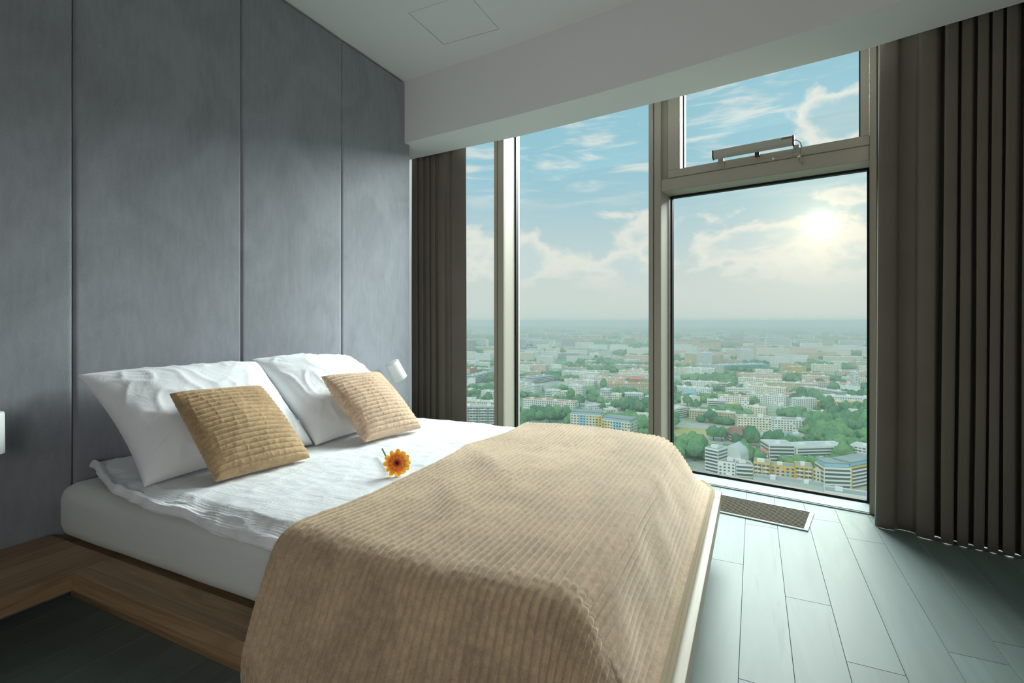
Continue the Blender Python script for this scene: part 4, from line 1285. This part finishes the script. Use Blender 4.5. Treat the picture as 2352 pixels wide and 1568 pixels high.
def ordinals(things, fmt):
    things.sort(key=column)
    for k, o in enumerate(things): o['label'] = fmt % ('leftmost' if k == 0 else ordinal(k + 1) + ' from left,')
def short(l):
    w = l.split()
    if len(w) <= 9: return l
    for k in range(9, 3, -1):
        if w[k] in ('with', 'at', 'behind', 'beside', 'of', 'in', 'by', 'near', 'above', 'left', 'right', 'between', 'among', 'joining', 'next', 'rising', 'to'): return ' '.join(w[:k])
    return ' '.join(w[:8])
named = [o for o in COL.objects if o.parent is None and o.name.startswith('apartment_building')]
trees = [o for o in COL.objects if o.parent is None and o.name.split('.')[0] == 'tree']
near_to = {}
for o in trees:
    b_ = min(named, key=lambda q: (q.location - o.location).length); near_to.setdefault(b_['label'], []).append(o)
for l, ts in near_to.items(): ordinals(ts, '%s green tree near the ' + short(l))
slabs = {}
for o in [o for o in COL.objects if o.parent is None and o.name.startswith('slab_block')]:
    c_ = column(o) * FPX + 1176; slabs.setdefault((o['label'], 'left' if c_ < 1160 else 'middle' if c_ < 1520 else 'right'), []).append(o)
for (l, p_), ts in slabs.items(): ordinals(ts, '%s ' + l + ', ' + p_ + ' pane')
# everything further off: one leafy mass
bases = [ico(2, 1.5, .45), ico(2, 7.5, .45), ico(1, 4.0, .4), ico(1, 9.0, .4)]
VV = []; FF = []; off = 0; made = 0
for ring, (d0, d1, cnt, r0, r1, thr_, cl) in enumerate(((230, 400, 420, 4, 7, -.02, 70), (400, 950, 1900, 4, 7, .03, 80), (950, 1800, 3000, 5, 8, .03, 130), (1800, 3600, 3800, 6, 11, .02, 240), (3600, 9000, 3600, 12, 26, -.05, 600))):
    got = 0; tr_ = 0
    while got < cnt and tr_ < cnt * 5:
        tr_ += 1
        t = d0 + (d1 - d0) * trg.random(); uu = trg.uniform(780, 2300)
        d = FWD + RGT * (uu - 1176) / FPX; p = CAMP[:2] + d * t
        if clump(p, cl) < thr_: continue
        r = trg.uniform(r0, r1)
        if not free(p, r): continue
        V, F = bases[trg.integers(0, 2) + (0 if ring < 3 else 2)]
        zs_ = r * (.9 if ring < 4 else .55)
        VV.append(V * [r, r, zs_] + [p[0], p[1], GZ + zs_ * .8]); FF.append(F + off); off += len(V); got += 1
VV = np.concatenate(VV); FF = np.concatenate(FF)
me = bpy.data.meshes.new('distant_trees'); me.vertices.add(len(VV)); me.vertices.foreach_set('co', VV.reshape(-1).astype(np.float32))
me.loops.add(FF.size); me.loops.foreach_set('vertex_index', FF.reshape(-1).astype(np.int32)); me.polygons.add(len(FF))
me.polygons.foreach_set('loop_start', np.arange(0, FF.size, 3, dtype=np.int32)); me.polygons.foreach_set('use_smooth', np.ones(len(FF), bool))
me.update(calc_edges=True); me.materials.append(LEAF)
tag(link('distant_trees', me), 'mass of green treetops spreading between the distant city blocks', 'trees', kind='stuff')

# summer haze over the city
hz = bpy.data.materials.new('summer_haze'); hz.use_nodes = True; T = NT(hz.node_tree)
vs_ = T.n('ShaderNodeVolumeScatter'); vs_.inputs['Color'].default_value = (.93, 1.0, 1.0, 1); vs_.inputs['Density'].default_value = .00029; vs_.inputs['Anisotropy'].default_value = .2
oo = T.n('ShaderNodeOutputMaterial'); T.put(oo.inputs['Volume'], vs_.outputs[0])
hb = box('haze', (-14000, 60, GZ - 2), (14000, 30000, 15), hz)
tag(hb, 'thin summer haze lying over the whole city', 'haze', kind='stuff')
